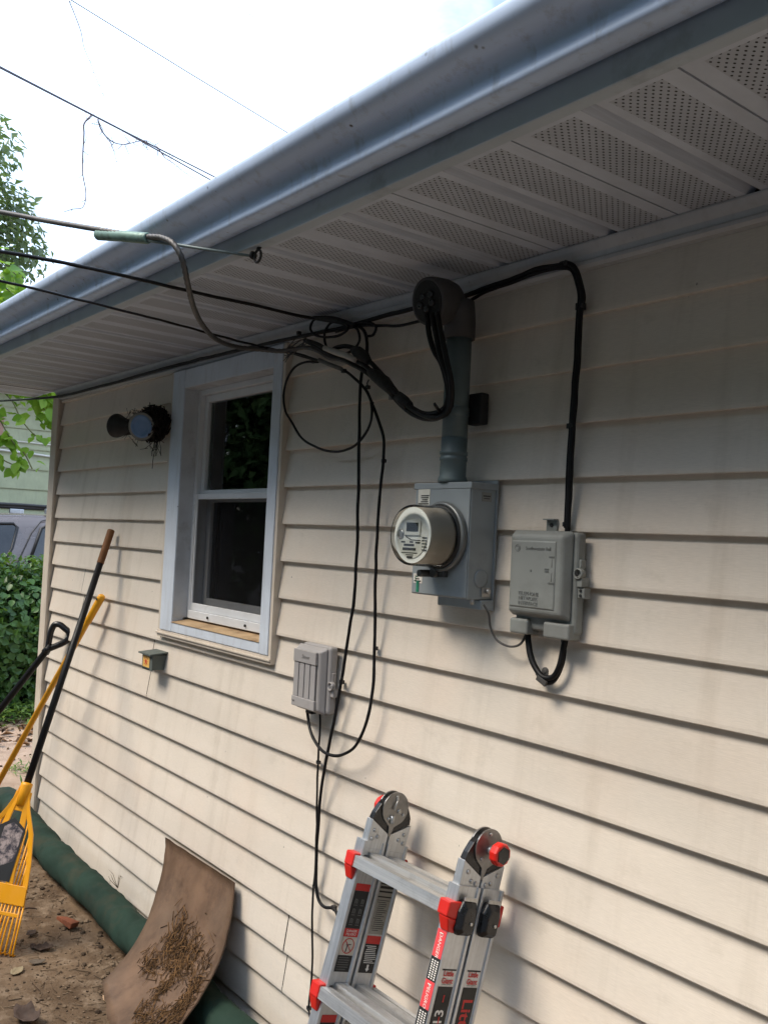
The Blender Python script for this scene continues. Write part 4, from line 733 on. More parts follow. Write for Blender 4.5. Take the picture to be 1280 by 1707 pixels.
# rungs
def rung(v0, v1, wc, h, u0, u1, name='rung'):
    q = MB(); n = 5; top = []
    for i in range(n * 2 + 1):
        v = v0 + (v1 - v0) * i / (n * 2); top.append((v, wc + h / 2 - (.0012 if i % 2 else 0)))
    P = [(v0, wc - h / 2 + .004), (v0 + .003, wc - h / 2)] [::1]; prof = [(v1, wc - h / 2)] + [(v0, wc - h / 2)] + top
    q.prism([LPt(u0, v, w) for v, w in prof], Uv * (u1 - u0)); return q.build(name, m_alurung, lad)
for wc in (-.127, -.420, -.713):
    r_ = rung(.0560, .0850, wc, .026, -.168, .168)
    rung(.0140, .0455, wc + .012, .022, -.1485, .1485); rung(-.0440, -.0180, wc + .010, .022, -.1485, .1485); rb = rung(-.085, -.0705, wc, .026, -.168, .168)
    for s in (-1, 1):
        q = MB(); a, b = (.150, .186) if s > 0 else (-.186, -.150)
        q.loft([[LPt(a, .046, wc - .020), LPt(b, .046, wc - .020), LPt(b - s * .006 if s > 0 else b, .0885, wc - .014), LPt(a + (.006 if s < 0 else 0), .0885, wc - .014)], [LPt(a, .046, wc + .019), LPt(b, .046, wc + .019), LPt(b - (.004 if s > 0 else 0), .0885, wc + .0165), LPt(a + (.004 if s < 0 else 0), .0885, wc + .0165)]], False)
        q.loft([[LPt(a + .006, .050, wc - .046), LPt(b - .006, .050, wc - .046), LPt(b - .006, .0735, wc - .044), LPt(a + .006, .0735, wc - .044)], [LPt(a + .001, .0475, wc - .0195), LPt(b - .001, .0475, wc - .0195), LPt(b - .003, .086, wc - .0145), LPt(a + .003, .086, wc - .0145)]], False)
        q.build('rung_cap', m_red, lad, bev=.003)
        q = MB(); lb(q, a + .002 if s < 0 else a + .004, b - .013 if s > 0 else b - .004, -.088, -.0705, wc - .028, wc + .017); q.build('rung_cap', m_red, lad, bev=.003)
# printed labels
def decal(u0, v0, v1, w0, w1, mt, name, pr): return lb(MB(), u0, u0 + .0005, v0, v1, w0, w1).build(name, mt, pr)
ui = -.1500 + .0004     # recessed inner face of the left rails
fl_, bl_ = frail[-1], frail[-2]
def bars(u0, v0, v1, rows, mt, pr, name='print'):
    q = MB()
    for (a, b, w, h) in rows: lb(q, u0, u0 + .0004, v1 - (v1 - v0) * b, v1 - (v1 - v0) * a, w - h / 2, w + h / 2)
    return q.build(name, mt, pr)
V0, V1 = .0150, .0585
for base in (0, -.2925):
    decal(ui, V0, V1, -.192 + base, -.176 + base, m_redprint, 'warning_label', fl_)
    d = decal(ui, V0, V1, -.277 + base, -.1924 + base, m_ink, 'instruction_label', fl_)
    rows = []
    random.seed(3)
    for r_ in range(3):
        for c_ in (.18, .62):
            w = -.216 - r_ * .022 + base; rows += [(c_, c_ + .07, w, .011), (c_ + .13, c_ + .19, w - .001, .009), (c_ + .04, c_ + .16, w + .004, .002), (c_ - .02, c_ + .22, w - .009, .0016)]
    bars(ui + .0006, V0, V1, rows, mat('dim print', s2l((96, 96, 92)), .6), d)
    d = decal(ui, V0, V1, -.296 + base, -.2774 + base, m_redprint, 'danger_label', fl_)
    q = MB(); q.text('DANGER\nPELIGRO', .0078, LPt(ui + .0009, (V0 + V1) / 2, -.2867 + base), -Vv, Wv); q.build('print', m_white, d)
    d = decal(ui, V0, V1, -.336 + base, -.2964 + base, mat('cream label', s2l((196, 186, 170)), .6), 'prohibition_label', fl_)
    q = MB(); cc = LPt(ui + .0009, (V0 + V1) / 2, -.316 + base); q.tube([cc + Vv * (.0165 * math.cos(t)) + Wv * (.0165 * math.sin(t)) for t in [i * math.pi / 14 for i in range(29)]], .0010, 5); q.tube([cc + Vv * .011 + Wv * .012, cc - Vv * .011 - Wv * .012], .0010, 5); q.build('prohibition_sign', m_redprint, d)
    q = MB(); q.tube([cc - Wv * .014 + Vv * .004, cc + Wv * .002 + Vv * .002], .0012, 5); q.tube([cc + Wv * .002 + Vv * .006, cc + Wv * .003 - Vv * .008], .0009, 5); q.build('pictogram', m_smdark, d)
    d = decal(ui, V0, V1, -.374 + base, -.3375 + base, m_ink, 'text_label', fl_)
    bars(ui + .0006, V0, V1, [(.08, random.uniform(.7, .92), -.3425 - i * .0052 + base, .0017) for i in range(6)], mat('dim print 2', s2l((90, 88, 84)), .6), d)
    V2, V3 = -.0585, -.0150
    d = decal(ui, V2, V3, -.286 + base, -.166 + base, mat('aluminium label', s2l((150, 148, 140)), .5, .2), 'capacity_label', bl_)
    rows = [(.02, .98, -.170 + base, .003), (.02, .98, -.178 + base, .006), (.02, .98, -.188 + base, .004), (.02, .98, -.200 + base, .003)]
    for i in range(16): a = random.uniform(.04, .2); rows.append((a, random.uniform(.6, .96), -.208 - i * .0046 + base, .0013))
    bars(ui + .0006, V2, V3, rows, m_ink, d)
    decal(ui, V2, V3, -.308 + base, -.290 + base, m_redprint, 'warning_label', bl_)
    d = decal(ui, V2, V3, -.374 + base, -.3084 + base, m_ink, 'instruction_label', bl_)
    bars(ui + .0006, V2, V3, [(random.uniform(.05, .2), random.uniform(.75, .95), -.313 - i * .0042 + base, .0014) for i in range(10)], m_white, d)
    q = MB(); ac = LPt(ui + .0010, (V2 + V3) / 2 - .002, -.364 + base); q.poly([ac + Vv * .003 + Wv * .009, ac - Vv * .003 + Wv * .009, ac - Vv * .003, ac - Vv * .006, ac - Wv * .007, ac + Vv * .006, ac + Vv * .003][::-1]); q.build('arrow', m_white, d)
# outer face of the right rails
uf = .1785 - .0035 + .0003
for (v0, v1, rr, big) in ((.0150, .0585, frail[1], 1), (-.0585, -.0150, frail[2], 2)):
    decal(uf, v0 + .002, v1 - .002, -.2465, -.2435, m_ink, 'stripe', rr)
    q = MB(); q.text('Little\nGiant', .0150, LPt(uf + .0009, (v0 + v1) / 2, -.2598), -Vv, Wv, sx=.95, bold=.025); q.build('brand_print', m_redprint, rr)
    q = MB(); q.text('Ladder Systems', .0046, LPt(uf + .0009, (v0 + v1) / 2, -.2735), -Vv, Wv, sx=.95); q.build('small_print', m_ink, rr)
    d = decal(uf, v0 + .001, v1 - .001, -.62, -.278, m_ink, 'model_label', rr)
    q = MB()
    if big == 1:
        q.text('M1-13', .034, LPt(uf + .0010, (v0 + v1) / 2, -.365), Wv, Vv, bold=.015); q.build('model_print', m_white, d); q = MB()
        for w in (-.300, -.342, -.372, -.41): lb(q, uf + .0006, uf + .0011, .034, .037, w - .008, w + .006)
        q.build('red_rule', m_redprint, d)
    else: q.text('Little Giant', .040, LPt(uf + .0010, (v0 + v1) / 2, -.300), -Wv, -Vv, align='LEFT', bold=.02); q.build('brand_print', m_redprint, d)
vf = .0700 + .0003       # front flange of the right rail
def fdec(u0, u1, w0, w1, mt, name): q = MB(); q.loft([[LPt(u0, vf, w), LPt(u1, vf, w), LPt(u1, vf + .0005, w), LPt(u0, vf + .0005, w)] for w in (w0, w1)], False); return q.build(name, mt, frail[1])
for base in (0, -.2925):
    d = fdec(.149, .176, -.226 + base, -.172 + base, m_pink, 'danger_label')
    q = MB(); q.text('DANGER', .0125, LPt(.1625, vf + .0009, -.202 + base), -Wv, Uv, shear=.15); q.tube([LPt(.158, vf + .0009, -.179 + base), LPt(.168, vf + .0009, -.179 + base)], .0012, 4); q.build('print', m_white, d)
    d = fdec(.149, .176, -.272 + base, -.2265 + base, m_ink, 'fine_print_label')
    q = MB(); random.seed(9)
    for i in range(3):
        for j in range(9): q.poly([LPt(.1535 + i * .0075, vf + .0009, -.232 - j * .0043 + base), LPt(.158 + i * .0075, vf + .0009, -.232 - j * .0043 + base), LPt(.158 + i * .0075, vf + .0009, -.2345 - j * .0043 + base), LPt(.1535 + i * .0075, vf + .0009, -.2345 - j * .0043 + base)])
    q.build('print', m_white, d)
    d = fdec(.149, .176, -.325 + base, -.2725 + base, m_pink, 'danger_label')
    q = MB(); q.text('PELIGRO', .0120, LPt(.1625, vf + .0009, -.302 + base), -Wv, Uv, shear=.15); q.tube([LPt(.158, vf + .0009, -.279 + base), LPt(.168, vf + .0009, -.279 + base)], .0012, 4); q.build('print', m_white, d)
    d = fdec(.149, .176, -.372 + base, -.3255 + base, m_ink, 'fine_print_label')
    q = MB()
    for i in range(3):
        for j in range(9): q.poly([LPt(.1535 + i * .0075, vf + .0009, -.331 - j * .0043 + base), LPt(.158 + i * .0075, vf + .0009, -.331 - j * .0043 + base), LPt(.158 + i * .0075, vf + .0009, -.3335 - j * .0043 + base), LPt(.1535 + i * .0075, vf + .0009, -.3335 - j * .0043 + base)])
    q.build('print', m_white, d)

# ------------------------------------------------------------------ leaf rake
T_ = Vector((-3.737, -.022, 1.503)); Bt = Vector((-3.381, -.572, 0.012)); ax = (Bt - T_).normalized(); Ltot = (Bt - T_).length
lat = Vector((.60, .80, 0)); lat = (lat - ax * lat.dot(ax)).normalized(); nr = lat.cross(ax).normalized()
if nr.dot(Vector((0, -1.48, 1.5)) - Bt) < 0: nr = -nr
HL = .56; S0 = T_ + ax * (Ltot - HL)
rk = root('leaf_rake', Bt, 'yellow plastic leaf rake with black handle and worn brown grip, leaning on the wall', 'rake')
MB().tube([T_ + ax * .005, T_ + ax * .16], [.0155, .0150], 12).build('grip', m_grip, rk, bev=.003)
MB().tube([T_ + ax * .15, S0 + ax * .03], .0135, 12).build('handle', m_black, rk)
Hp = lambda l, a, n=0: S0 + lat * l + ax * a + nr * n
def hwid(a):
    K = [(0, .020), (.03, .024), (.08, .042), (.16, .082), (.26, .108), (.34, .122), (.40, .130), (.56, .140)]
    for (a0, w0), (a1, w1) in zip(K, K[1:]):
        if a <= a1: return w0 + (w1 - w0) * (a - a0) / (a1 - a0)
    return K[-1][1]
q = MB(); q.tube([Hp(0, -.012), Hp(0, .0), Hp(0, .02), Hp(0, .07)], [.0205, .0215, .019, .016], 12); q.build('socket', m_yellow, rk)
q = MB()
for s in (-1, 1):
    A = [.0, .03, .08, .16, .26, .345]
    q.loft([[Hp(s * (hwid(a) - .017 - .006 * a), a, -.004), Hp(s * (hwid(a) + .0), a, -.005), Hp(s * (hwid(a) + .002), a, .007), Hp(s * (hwid(a) - .017 - .006 * a), a, .003)] for a in A], False)
    q.loft([[Hp(s * (.010 + .10 * max(0, a - .03)), a, -.002), Hp(s * (.030 + .12 * max(0, a - .03)), a, -.002), Hp(s * (.030 + .12 * max(0, a - .03)), a, .004), Hp(s * (.010 + .10 * max(0, a - .03)), a, .006)] for a in (.02, .08, .16, .26, .345)], False)
q.loft([[Hp(-hwid(a), a, -.005), Hp(hwid(a), a, -.005), Hp(hwid(a), a, .006), Hp(-hwid(a), a, .006)] for a in (.335, .40)], False)
q.loft([[Hp(-hwid(a) * .9, a, -.003), Hp(hwid(a) * .9, a, -.003), Hp(hwid(a) * .9, a, .004), Hp(-hwid(a) * .9, a, .004)] for a in (.425, .438)], False)
q.loft([[Hp(-.012 - .02 * (a > .05), a, -.001), Hp(.012 + .02 * (a > .05), a, -.001), Hp(.012 + .02 * (a > .05), a, .003), Hp(-.012 - .02 * (a > .05), a, .003)] for a in (.02, .09)], False)
hd_ = q.build('rake_head', m_yellow, rk, bev=.002)
for s in (-1, 1):
    for i in range(4):
        a0 = .13 + .045 * i; l0 = hwid(a0) - .015; l1 = .062 + .012 * i
        MB().tube([Hp(s * l0, a0, .001), Hp(s * l1, .345, .001)], .0032, 6).build('head_rib', m_yellow, hd_)
for i in range(21):
    f_ = -1 + 2 * i / 20; c = random.uniform(-.004, .004)
    MB().tube([Hp(f_ * .128, .395, .0), Hp(f_ * .134 + c, .47, .0), Hp(f_ * .140 + c, .545, -.002), Hp(f_ * .141 + c, .558, -.012), Hp(f_ * .141 + c, .557, -.034), Hp(f_ * .141 + c, .550, -.055)], [.0036, .0034, .0032, .0032, .0030, .0018], 6).build('tine', m_yellow, rk)
lbm = NT('mottled rake label'); m_lbl = lbm.fin(lbm.mix(lbm.ramp(lbm.noise(lbm.map(), 45, 6, .7), [(.42, 0.0), (.6, 1.0)]), s2l((52, 48, 56)), s2l((168, 152, 146))), .5)
q = MB(); q.prism([Hp(l, a, .0045) for l, a in ((-.050, .15), (0, .115), (.050, .15), (.052, .33), (-.052, .33))], nr * .002); pl_ = q.build('label_frame', m_ink, hd_)
q = MB(); q.poly([Hp(l, a, .0070) for l, a in ((-.028, .150), (0, .130), (.043, .155), (.044, .26), (-.030, .30))]); q.build('label_print', m_lbl, pl_)

# yellow pole and black D-grip shovel, mostly out of frame
a, b = Vector((-3.800, -.020, 1.219)), Vector((-4.271, -.260, 0.354)); d = (b - a).normalized(); gnd = a + d * ((.0 - a.z) / d.z)
yp = root('tool_pole', gnd, 'yellow pole crossing behind the rake handle, leaning on the siding', 'pole')
MB().tube([a, a + d * .006, a + d * .02, a + d * .14, a + d * .145, gnd], [.009, .0155, .0165, .0155, .0125, .0125], 12).build('pole', m_yellowpole, yp)
MB().lathe([(.0055, 0), (.0055, .002)], a + d * .022 + Vector((.004, -.0165, .001)), (0, -1, 0), 8).build('hanging_hole', m_ink, yp)
a, b = Vector((-4.290, -.035, 0.986)), Vector((-4.480, -.220, 0.628)); d = (b - a).normalized(); gnd = a + d * ((.02 - a.z) / d.z)
sh = root('shovel', gnd, 'black shafted tool with an open D-shaped grip resting on the corner siding', 'shovel')
MB().tube([a + d * .05, a + d * .1, gnd - d * .25], [.0175, .0155, .0155], 12).build('shaft', m_black, sh)
cr_ = Vector((.62, .70, .1)); cr_ = (cr_ - d * cr_.dot(d)).normalized()
g0 = a + d * .075
q = MB(); rr_ = [.018, .015, .0135, .014, .0150, .015, .0150, .014, .0135, .015, .018]
q.tube(crom([g0, g0 - d * .035 + cr_ * .020, g0 - d * .075 + cr_ * .040, g0 - d * .110 + cr_ * .046, g0 - d * .126 + cr_ * .030, g0 - d * .128, g0 - d * .126 - cr_ * .030, g0 - d * .110 - cr_ * .046, g0 - d * .075 - cr_ * .040, g0 - d * .035 - cr_ * .020, g0], 3), .0145, 10); q.tube([g0 - d * .02, g0 + d * .02], [.014, .02], 12)
q.build('d_grip', m_blackp, sh)
q = MB(); bw = [(.04, -.25), (.10, -.24), (.12, -.05), (.06, .0), (-.06, 0), (-.12, -.05), (-.10, -.24), (-.04, -.25)]; n2 = d.cross(cr_)
q.loft([[gnd + cr_ * l + d * a_ + n2 * (k_ * .004 + abs(l) * .15) for l, a_ in bw] for k_ in (0, 1)], False); q.build('blade', m_steel, sh)

# ------------------------------------------------------------------ bent board with straw on it
TL, TR = Vector((-3.075, -.010, 0.395)), Vector((-2.561, -.010, 0.399)); BL, BR = Vector((-2.906, -.289, 0.015)), Vector((-2.36, -.43, .012))
def bez(t, A, Bc, Cc_): return A * (1 - t) ** 2 + Bc * 2 * t * (1 - t) + Cc_ * t * t
CLc = Vector(((TL.x + BL.x) / 2 + .02, -.055, .115)); CRc = Vector(((TR.x + BR.x) / 2 + .03, -.075, .120))
def bp(s, t, o=0):
    p = bez(t, TL, CLc, BL).lerp(bez(t, TR, CRc, BR), s)
    p += Vector((0, -1, .6)).normalized() * (o + .007 * mnoise.noise(Vector((s * 3, t * 4, 2))) + .0025 * mnoise.noise(Vector((s * 11, t * 11, 6))))
    if s < .01 or s > .99: p.x += .006 * mnoise.noise(Vector((t * 14, s * 5, 3)))
    if t > .99: p += (BL - TL).normalized() * .02 * mnoise.noise(Vector((s * 7, 1, 8)))
    if t < .02: p.z += .004 * mnoise.noise(Vector((s * 9, 1, 0)))
    return p
q = MB(); NS, NTt = 16, 20; b0 = 0
for o in (0, .005):
    for i in range(NTt + 1):
        for j in range(NS + 1): q.v.append(bp(j / NS, i / NTt, o))
N1 = (NS + 1) * (NTt + 1); ix = lambda i, j, k: k * N1 + i * (NS + 1) + j
for i in range(NTt):
    for j in range(NS):
        q.face((ix(i, j, 0), ix(i, j + 1, 0), ix(i + 1, j + 1, 0), ix(i + 1, j, 0)), True); q.face((ix(i, j, 1), ix(i + 1, j, 1), ix(i + 1, j + 1, 1), ix(i, j + 1, 1)), True)
for i in range(NTt):
    for j in (0, NS): q.face((ix(i, j, 0), ix(i + 1, j, 0), ix(i + 1, j, 1), ix(i, j, 1)))
for j in range(NS):
    for i in (0, NTt): q.face((ix(i, j, 0), ix(i, j + 1, 0), ix(i, j + 1, 1), ix(i, j, 1)))
bt = NT('wet brown hardboard'); v_ = bt.map()
c_ = bt.mix(bt.ramp(bt.noise(v_, 5, 7, .6), [(.35, 0.0), (.65, 1.0)]), s2l((86, 67, 52)), s2l((120, 95, 75))); c_ = bt.mix(bt.ramp(bt.noise(v_, 14, 8, .7), [(.5, 0.0), (.72, .8)]), c_, s2l((72, 54, 42))); c_ = bt.mix(bt.ramp(bt.noise(v_, 3, 5), [(.5, 0.0), (.75, .5)]), c_, s2l((110, 96, 82)))
bt.bump(bt.noise(v_, 50, 6), .25, .004)
q.build('hardboard_sheet', bt.fin(c_, bt.ramp(bt.noise(v_, 4, 4), [(.35, .5), (.65, .75)]), 0, .35), None, label='warped brown hardboard sheet with straw stuck on it, leaning on the siding', category='board')
q = MB(); random.seed(21); cl_ = [(.50, .50, .10, .06, 150), (.68, .50, .09, .07, 120), (.36, .66, .06, .035, 70), (.90, .64, .045, .12, 170), (.80, .86, .085, .07, 240), (.62, .66, .035, .10, 110), (.47, .38, .09, .06, 30), (.93, .80, .03, .10, 90), (.65, .38, .08, .06, 24)]
for (cs, ct_, ss, st_, n) in cl_:
    for i in range(int(n * 1.4)):
        s_, t_ = random.gauss(cs, ss), random.gauss(ct_, st_)
        if not (.02 < s_ < .985 and .1 < t_ < .985): continue
        p = bp(s_, t_, .007 + random.random() * .006); dd = (bp(s_ + .01, t_) - bp(s_, t_)).normalized() * random.gauss(0, .6) + (bp(s_, t_ + .01) - bp(s_, t_)).normalized() * random.gauss(0, 1)
        dd = dd.normalized() * random.choice([.006, .009, .013, .018, .028]); dd += Vector((0, -1, .8)) * random.uniform(-.002, .004)
        q.tube([p - dd, p + dd], random.uniform(.0006, .0016), 4)
q.build('straw_litter', straw_colour('straw', s2l((30, 21, 15)), s2l((128, 96, 62))), None, kind='stuff', label='matted straw and plant stems stuck to the hardboard', category='straw')

# ------------------------------------------------------------------ green sock along the wall foot
pts = [(-5.05, -.035, .085), (-4.75, -.055, .085), (-4.5, -.070, .082), (-4.2, -.085, .076), (-3.9, -.095, .072), (-3.6, -.090, .068), (-3.35, -.092, .064), (-3.1, -.098, .058), (-2.8, -.10, .055), (-2.5, -.105, .052), (-2.2, -.11, .05), (-1.95, -.115, .048)]
P = crom(pts, 22); rings = []
for i, p in enumerate(P):
    t = (P[min(i + 1, len(P) - 1)] - P[max(i - 1, 0)]).normalized(); u = Vector((0, 0, 1)); w = t.cross(u).normalized(); x_ = p.x
    rad = .064 * (1 + .12 * mnoise.noise(Vector((x_ * 4.2, 0, 1))) + .10 * mnoise.noise(Vector((x_ * 9, 3, 1)))); e = min(i, len(P) - 1 - i) / 12.0
    if e < 1: rad *= max(.25, e ** .5)
    ring_ = []
    for k in range(22):
        a = 2 * math.pi * k / 22; wr = 1 - .12 * max(0, 1 - 6 * abs(mnoise.noise(Vector((x_ * 5 + .5 * math.cos(a), .7 * math.sin(a), 12))))) - .07 * abs(mnoise.noise(Vector((x_ * 13 + 2 * math.sin(a), 4, 1)))) ** .5 + .05 * mnoise.noise(Vector((x_ * 22, math.cos(a) * 2.2, math.sin(a) * 2.2))) + .03 * mnoise.noise(Vector((x_ * 9, math.cos(a) * 1.2, 5)))
        ring_.append(p + u * (rad * .92 * wr * math.cos(a)) + w * (rad * 1.06 * wr * math.sin(a)))
    rings.append(ring_)
MB().loft(rings).build('erosion_sock', m_green, None, label='long dark green fabric sock lying along the foot of the wall', category='sandbag')
# ------------------------------------------------------------------ ground
def gz(x, y):
    h = .012 * mnoise.noise(Vector((x * 1.7, y * 1.7, 0))) + .006 * mnoise.noise(Vector((x * 6, y * 6, 4))) + .005 * mnoise.noise(Vector((x * 17, y * 17, 9))) + (.003 * mnoise.noise(Vector((x * 40, y * 40, 2))) if -5 < x < -2 and -.95 < y < .1 else 0)
    s = max(0, min(1, (-3.2 - x) / 1.4)); h += .020 * s * s * (3 - 2 * s)
    return h - .012
def axis(a, b, lo, hi, fine, coarse):
    out = []; x = a
    while x < b:
        out.append(x); x += fine if lo <= x <= hi else (coarse if abs(x) < 14 else 8.0)
    return out + [b]
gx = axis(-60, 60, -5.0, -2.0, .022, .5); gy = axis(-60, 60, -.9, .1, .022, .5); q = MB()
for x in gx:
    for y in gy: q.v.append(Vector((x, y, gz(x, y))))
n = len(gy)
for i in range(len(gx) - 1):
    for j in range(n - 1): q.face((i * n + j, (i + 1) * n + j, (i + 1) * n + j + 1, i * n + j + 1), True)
q.build('ground', m_ground, None, kind='structure', label='bare brown dirt yard, paler beyond the corner, greyed for bounce where unseen', category='ground')
# grit, stems and bits: nobody could count them
random.seed(31); q = MB()
def pebble(x, y, r, zz=0):
    c = Vector((x, y, gz(x, y) + r * .3 + zz)); M = Matrix.Rotation(random.uniform(0, 6), 3, 'Z'); q.box(c, (r * random.uniform(1.2, 2.6), r * random.uniform(.8, 1.5), r), M @ Matrix.Rotation(random.gauss(0, .3), 3, 'X'))
for i in range(700):
    x, y = random.uniform(-4.6, -2.3), random.uniform(-.75, -.13)
    if random.random() < .5: x = random.gauss(-2.95, .2); y = random.gauss(-.38, .09)
    pebble(x, y, random.choice([.0015, .002, .002, .003, .004]))
for i in range(500):
    x, y = random.uniform(-7.4, -4.4), random.uniform(-.9, .9); pebble(x, y, random.choice([.004, .006, .01]))
def clod(x, y, r):
    c = Vector((x, y, gz(x, y) + r * .25)); rr = [[c + Vector((r * math.cos(a) * w * random.uniform(.75, 1.25), r * math.sin(a) * w * random.uniform(.75, 1.25), r * h)) for a in [k * 1.047 for k in range(6)]] for h, w in ((-.4, .8), (.1, 1.0), (.55, .6))]
    q.loft(rr, False)
for i in range(420):
    x = random.uniform(-4.7, -2.3); y = random.uniform(-.75, -.15) if random.random() < .55 else random.gauss(-.175, .02)
    clod(x, y, random.choice([.003, .004, .005, .007, .010]))
for i in range(420):
    x, y = random.uniform(-4.6, -2.4), random.uniform(-.75, -.14); a = random.uniform(0, 6.28); L = random.uniform(.006, .03); p = Vector((x, y, gz(x, y) + .004)); d = Vector((math.cos(a), math.sin(a), random.gauss(0, .15))) * L
    q.tube([p - d, p + d], random.uniform(.0007, .0016), 4)
q.build('ground_litter', straw_colour('grit and stems', s2l((54, 43, 34)), s2l((140, 120, 97)), .9), None, kind='stuff', label='scattered grit, chips and dry stems on the dirt', category='litter')
# single pieces one can pick out
def curled_leaf(c, size, rot, label, col, bend=.5, seed=0, **k):
    q = MB(); random.seed(seed); N = 9; M = Matrix.Rotation(rot, 3, 'Z') @ Matrix.Rotation(.35 * bend, 3, 'X'); rows = []
    for i in range(N + 1):
        t = i / N; w = math.sin(math.pi * min(1, t * .92 + .06)) * (.30 + .16 * mnoise.noise(Vector((t * 7, seed * 3.1, 0)))); r_ = []
        for j in range(-2, 3):
            l = j / 2 * w; z = bend * (l * l * 2.6 + (t - .5) ** 2 * 1.1) + .09 * mnoise.noise(Vector((t * 5, l * 9, seed)))
            r_.append(Vector(c) + M @ Vector(((t - .5) * size, l * size, z * size)))
        rows.append(r_)
    q.loft(rows, True, False, False); o = q.build('dead_leaf', mat('dead leaf', s2l(col), .8, var=.25, vs=50, bump=.4), None, label=label, category='leaf', **k); s = o.modifiers.new('thick', 'SOLIDIFY'); s.thickness = .0015; return o
def at(p, dz=.006): return (p[0], p[1], gz(p[0], p[1]) + dz)
curled_leaf(at((-2.848, -.539, 0.000)), .11, .4, 'large curled dark-brown dead leaf at the bottom edge of the dirt', (74, 58, 48), .9, 3)
curled_leaf(at((-3.312, -.354, 0.000)), .085, .9, 'flat dark dead leaf on the dirt between the rake and the green sock', (66, 48, 34), .3, 4)
curled_leaf(at((-3.210, -.402, 0.000)), .055, 1.2, 'small pale-edged dead leaf in front of the rake tines', (96, 84, 70), .5, 5)
curled_leaf(at((-2.843, -.292, 0.000)), .05, .2, 'small tan dead leaf by the lower corner of the hardboard', (176, 146, 114), .4, 6)
curled_leaf(at((-3.176, -.480, 0.000)), .06, 2.2, 'pale crumbling dead leaf left of the rake-side leaves', (142, 128, 100), .4, 7)
curled_leaf(at((-3.450, -.350, 0.000)), .05, 2.2, 'little dark dead leaf just right of the rake tines', (60, 46, 36), .4, 8)
bk = Vector((-3.451, -.217, 0.006)); q = MB(); M = Matrix.Rotation(.5, 3, 'Z') @ Matrix.Rotation(.25, 3, 'Y')
q.loft([[bk + M @ Vector(p) for p in ((-.045, -.010, -.008), (.034, -.020, -.008), (.040, .018, -.008), (-.016, .016, -.008))], [bk + M @ Vector(p) for p in ((-.046, -.008, .004), (.036, -.018, .016), (.044, .018, .014), (-.016, .014, .008))]], False)
q.build('brick_chip', mat('terracotta', s2l((132, 76, 50)), .85, var=.2, vs=40, bump=.4), None, bev=.002, label='orange terracotta brick chip lying beside the green sock', category='brick')
sk = MB(); p0 = Vector((-3.645, -.333, 0.008)); p1 = Vector((-3.608, -.280, 0.012)); sk.tube([p0, (p0 + p1) / 2 + Vector((0, 0, .006)), p1], [.004, .0035, .002], 6); sk.build('stick', mat('dark stick', s2l((58, 42, 32)), .85), None, label='short dark stick on the dirt right of the rake head', category='stick')
# ------------------------------------------------------------------ leaves
def leaf_mesh(name, m_, w=.55, fold=.18, point=1.0):
    q = MB(); o = [(0, 0), (w * .38, .16), (w * .5, .40), (w * .36, .70), (0, 1.0 * point), (-w * .36, .70), (-w * .5, .40), (-w * .38, .16)]
    c0, c1 = (0, 0, 0), (0, point, -.10)
    q.v = [Vector((x, y, abs(x) * fold * 2 - .10 * y * y)) for x, y in o] + [Vector((0, .4, -.02))]
    for i in range(8): q.face((i, (i + 1) % 8, 8), True)
    me = q.mesh(name); me.materials.append(m_); return me
def leaf_into(q, c, d, up, size, w=.5, fold=.2):
    d = Vector(d).normalized(); s = d.cross(Vector(up)); s = s.normalized() if s.length > 1e-4 else Vector((1, 0, 0)); n = s.cross(d); c = Vector(c); b = len(q.v)
    for x, y, z in ((0, 0, 0), (w * .5, .42, fold * .5), (0, 1, -.1), (-w * .5, .42, fold * .5)): q.v.append(c + s * (x * size) + d * (y * size) + n * (z * size))
    q.face((b, b + 1, b + 2, b + 3))
m_ivy = leaf_mat('ivy leaf', s2l((44, 78, 40)), s2l((84, 122, 58)), .25); m_vine = leaf_mat('bright vine leaf', s2l((96, 142, 40)), s2l((150, 186, 66)), .5)
m_tree = leaf_mat('tree leaf', s2l((62, 92, 46)), s2l((104, 128, 72)), .35); m_bark = mat('bark', s2l((86, 74, 62)), .9, var=.25, vs=12, bump=.5)
m_hazetree = leaf_mat('hazy far leaf', s2l((76, 94, 74)), s2l((112, 126, 96)), .35); m_yard = straw_colour('yard tree leaf', s2l((58, 84, 44)), s2l((96, 118, 66)))  # far tree greens carry distance haze in their colour
m_wl = leaf_mat('weed leaf', s2l((70, 106, 48)), s2l((120, 150, 76)), .35)
# hedge beyond the corner
random.seed(41); hx, hy0, hy1, hz = -7.75, -2.6, 5.5, 1.16
hg = root('hedge', (hx, 1.2, 0), 'dense dark-green ivy hedge beyond the house corner', 'hedge')
core = MB(); n = 30; rings = []
for i in range(n + 1):
    y = hy0 + (hy1 - hy0) * i / n; k = 1 + .1 * mnoise.noise(Vector((y * 1.3, 0, 0)))
    rings.append([(hx + .40 * math.cos(a) * k * (1 if math.sin(a) < .5 else .85), y, max(0.0, .5 + .56 * math.sin(a) * k)) for a in [2 * math.pi * j / 14 for j in range(14)]])
core.loft(rings); core.build('stems', mat('hedge inner shade', (.010, .016, .008), .95, var=.4, vs=14, bump=.6, bs=30), hg)  # solid near-black core, shade inside the hedge put into its colour
q = MB()
def hsurf():
    y = random.uniform(-.7, 2.6) if random.random() < .8 else random.uniform(hy0, hy1); a = random.uniform(-.15, math.pi * .75); k = 1 + .1 * mnoise.noise(Vector((y * 1.3, 0, 0))) + .09 * mnoise.noise(Vector((y * 5, a * 3, 1)))
    n_ = Vector((math.cos(a), random.gauss(0, .35), math.sin(a) + .15)).normalized()
    return Vector((hx + .46 * math.cos(a) * k, y, max(.03, .52 + .62 * math.sin(a) * k))), n_, a
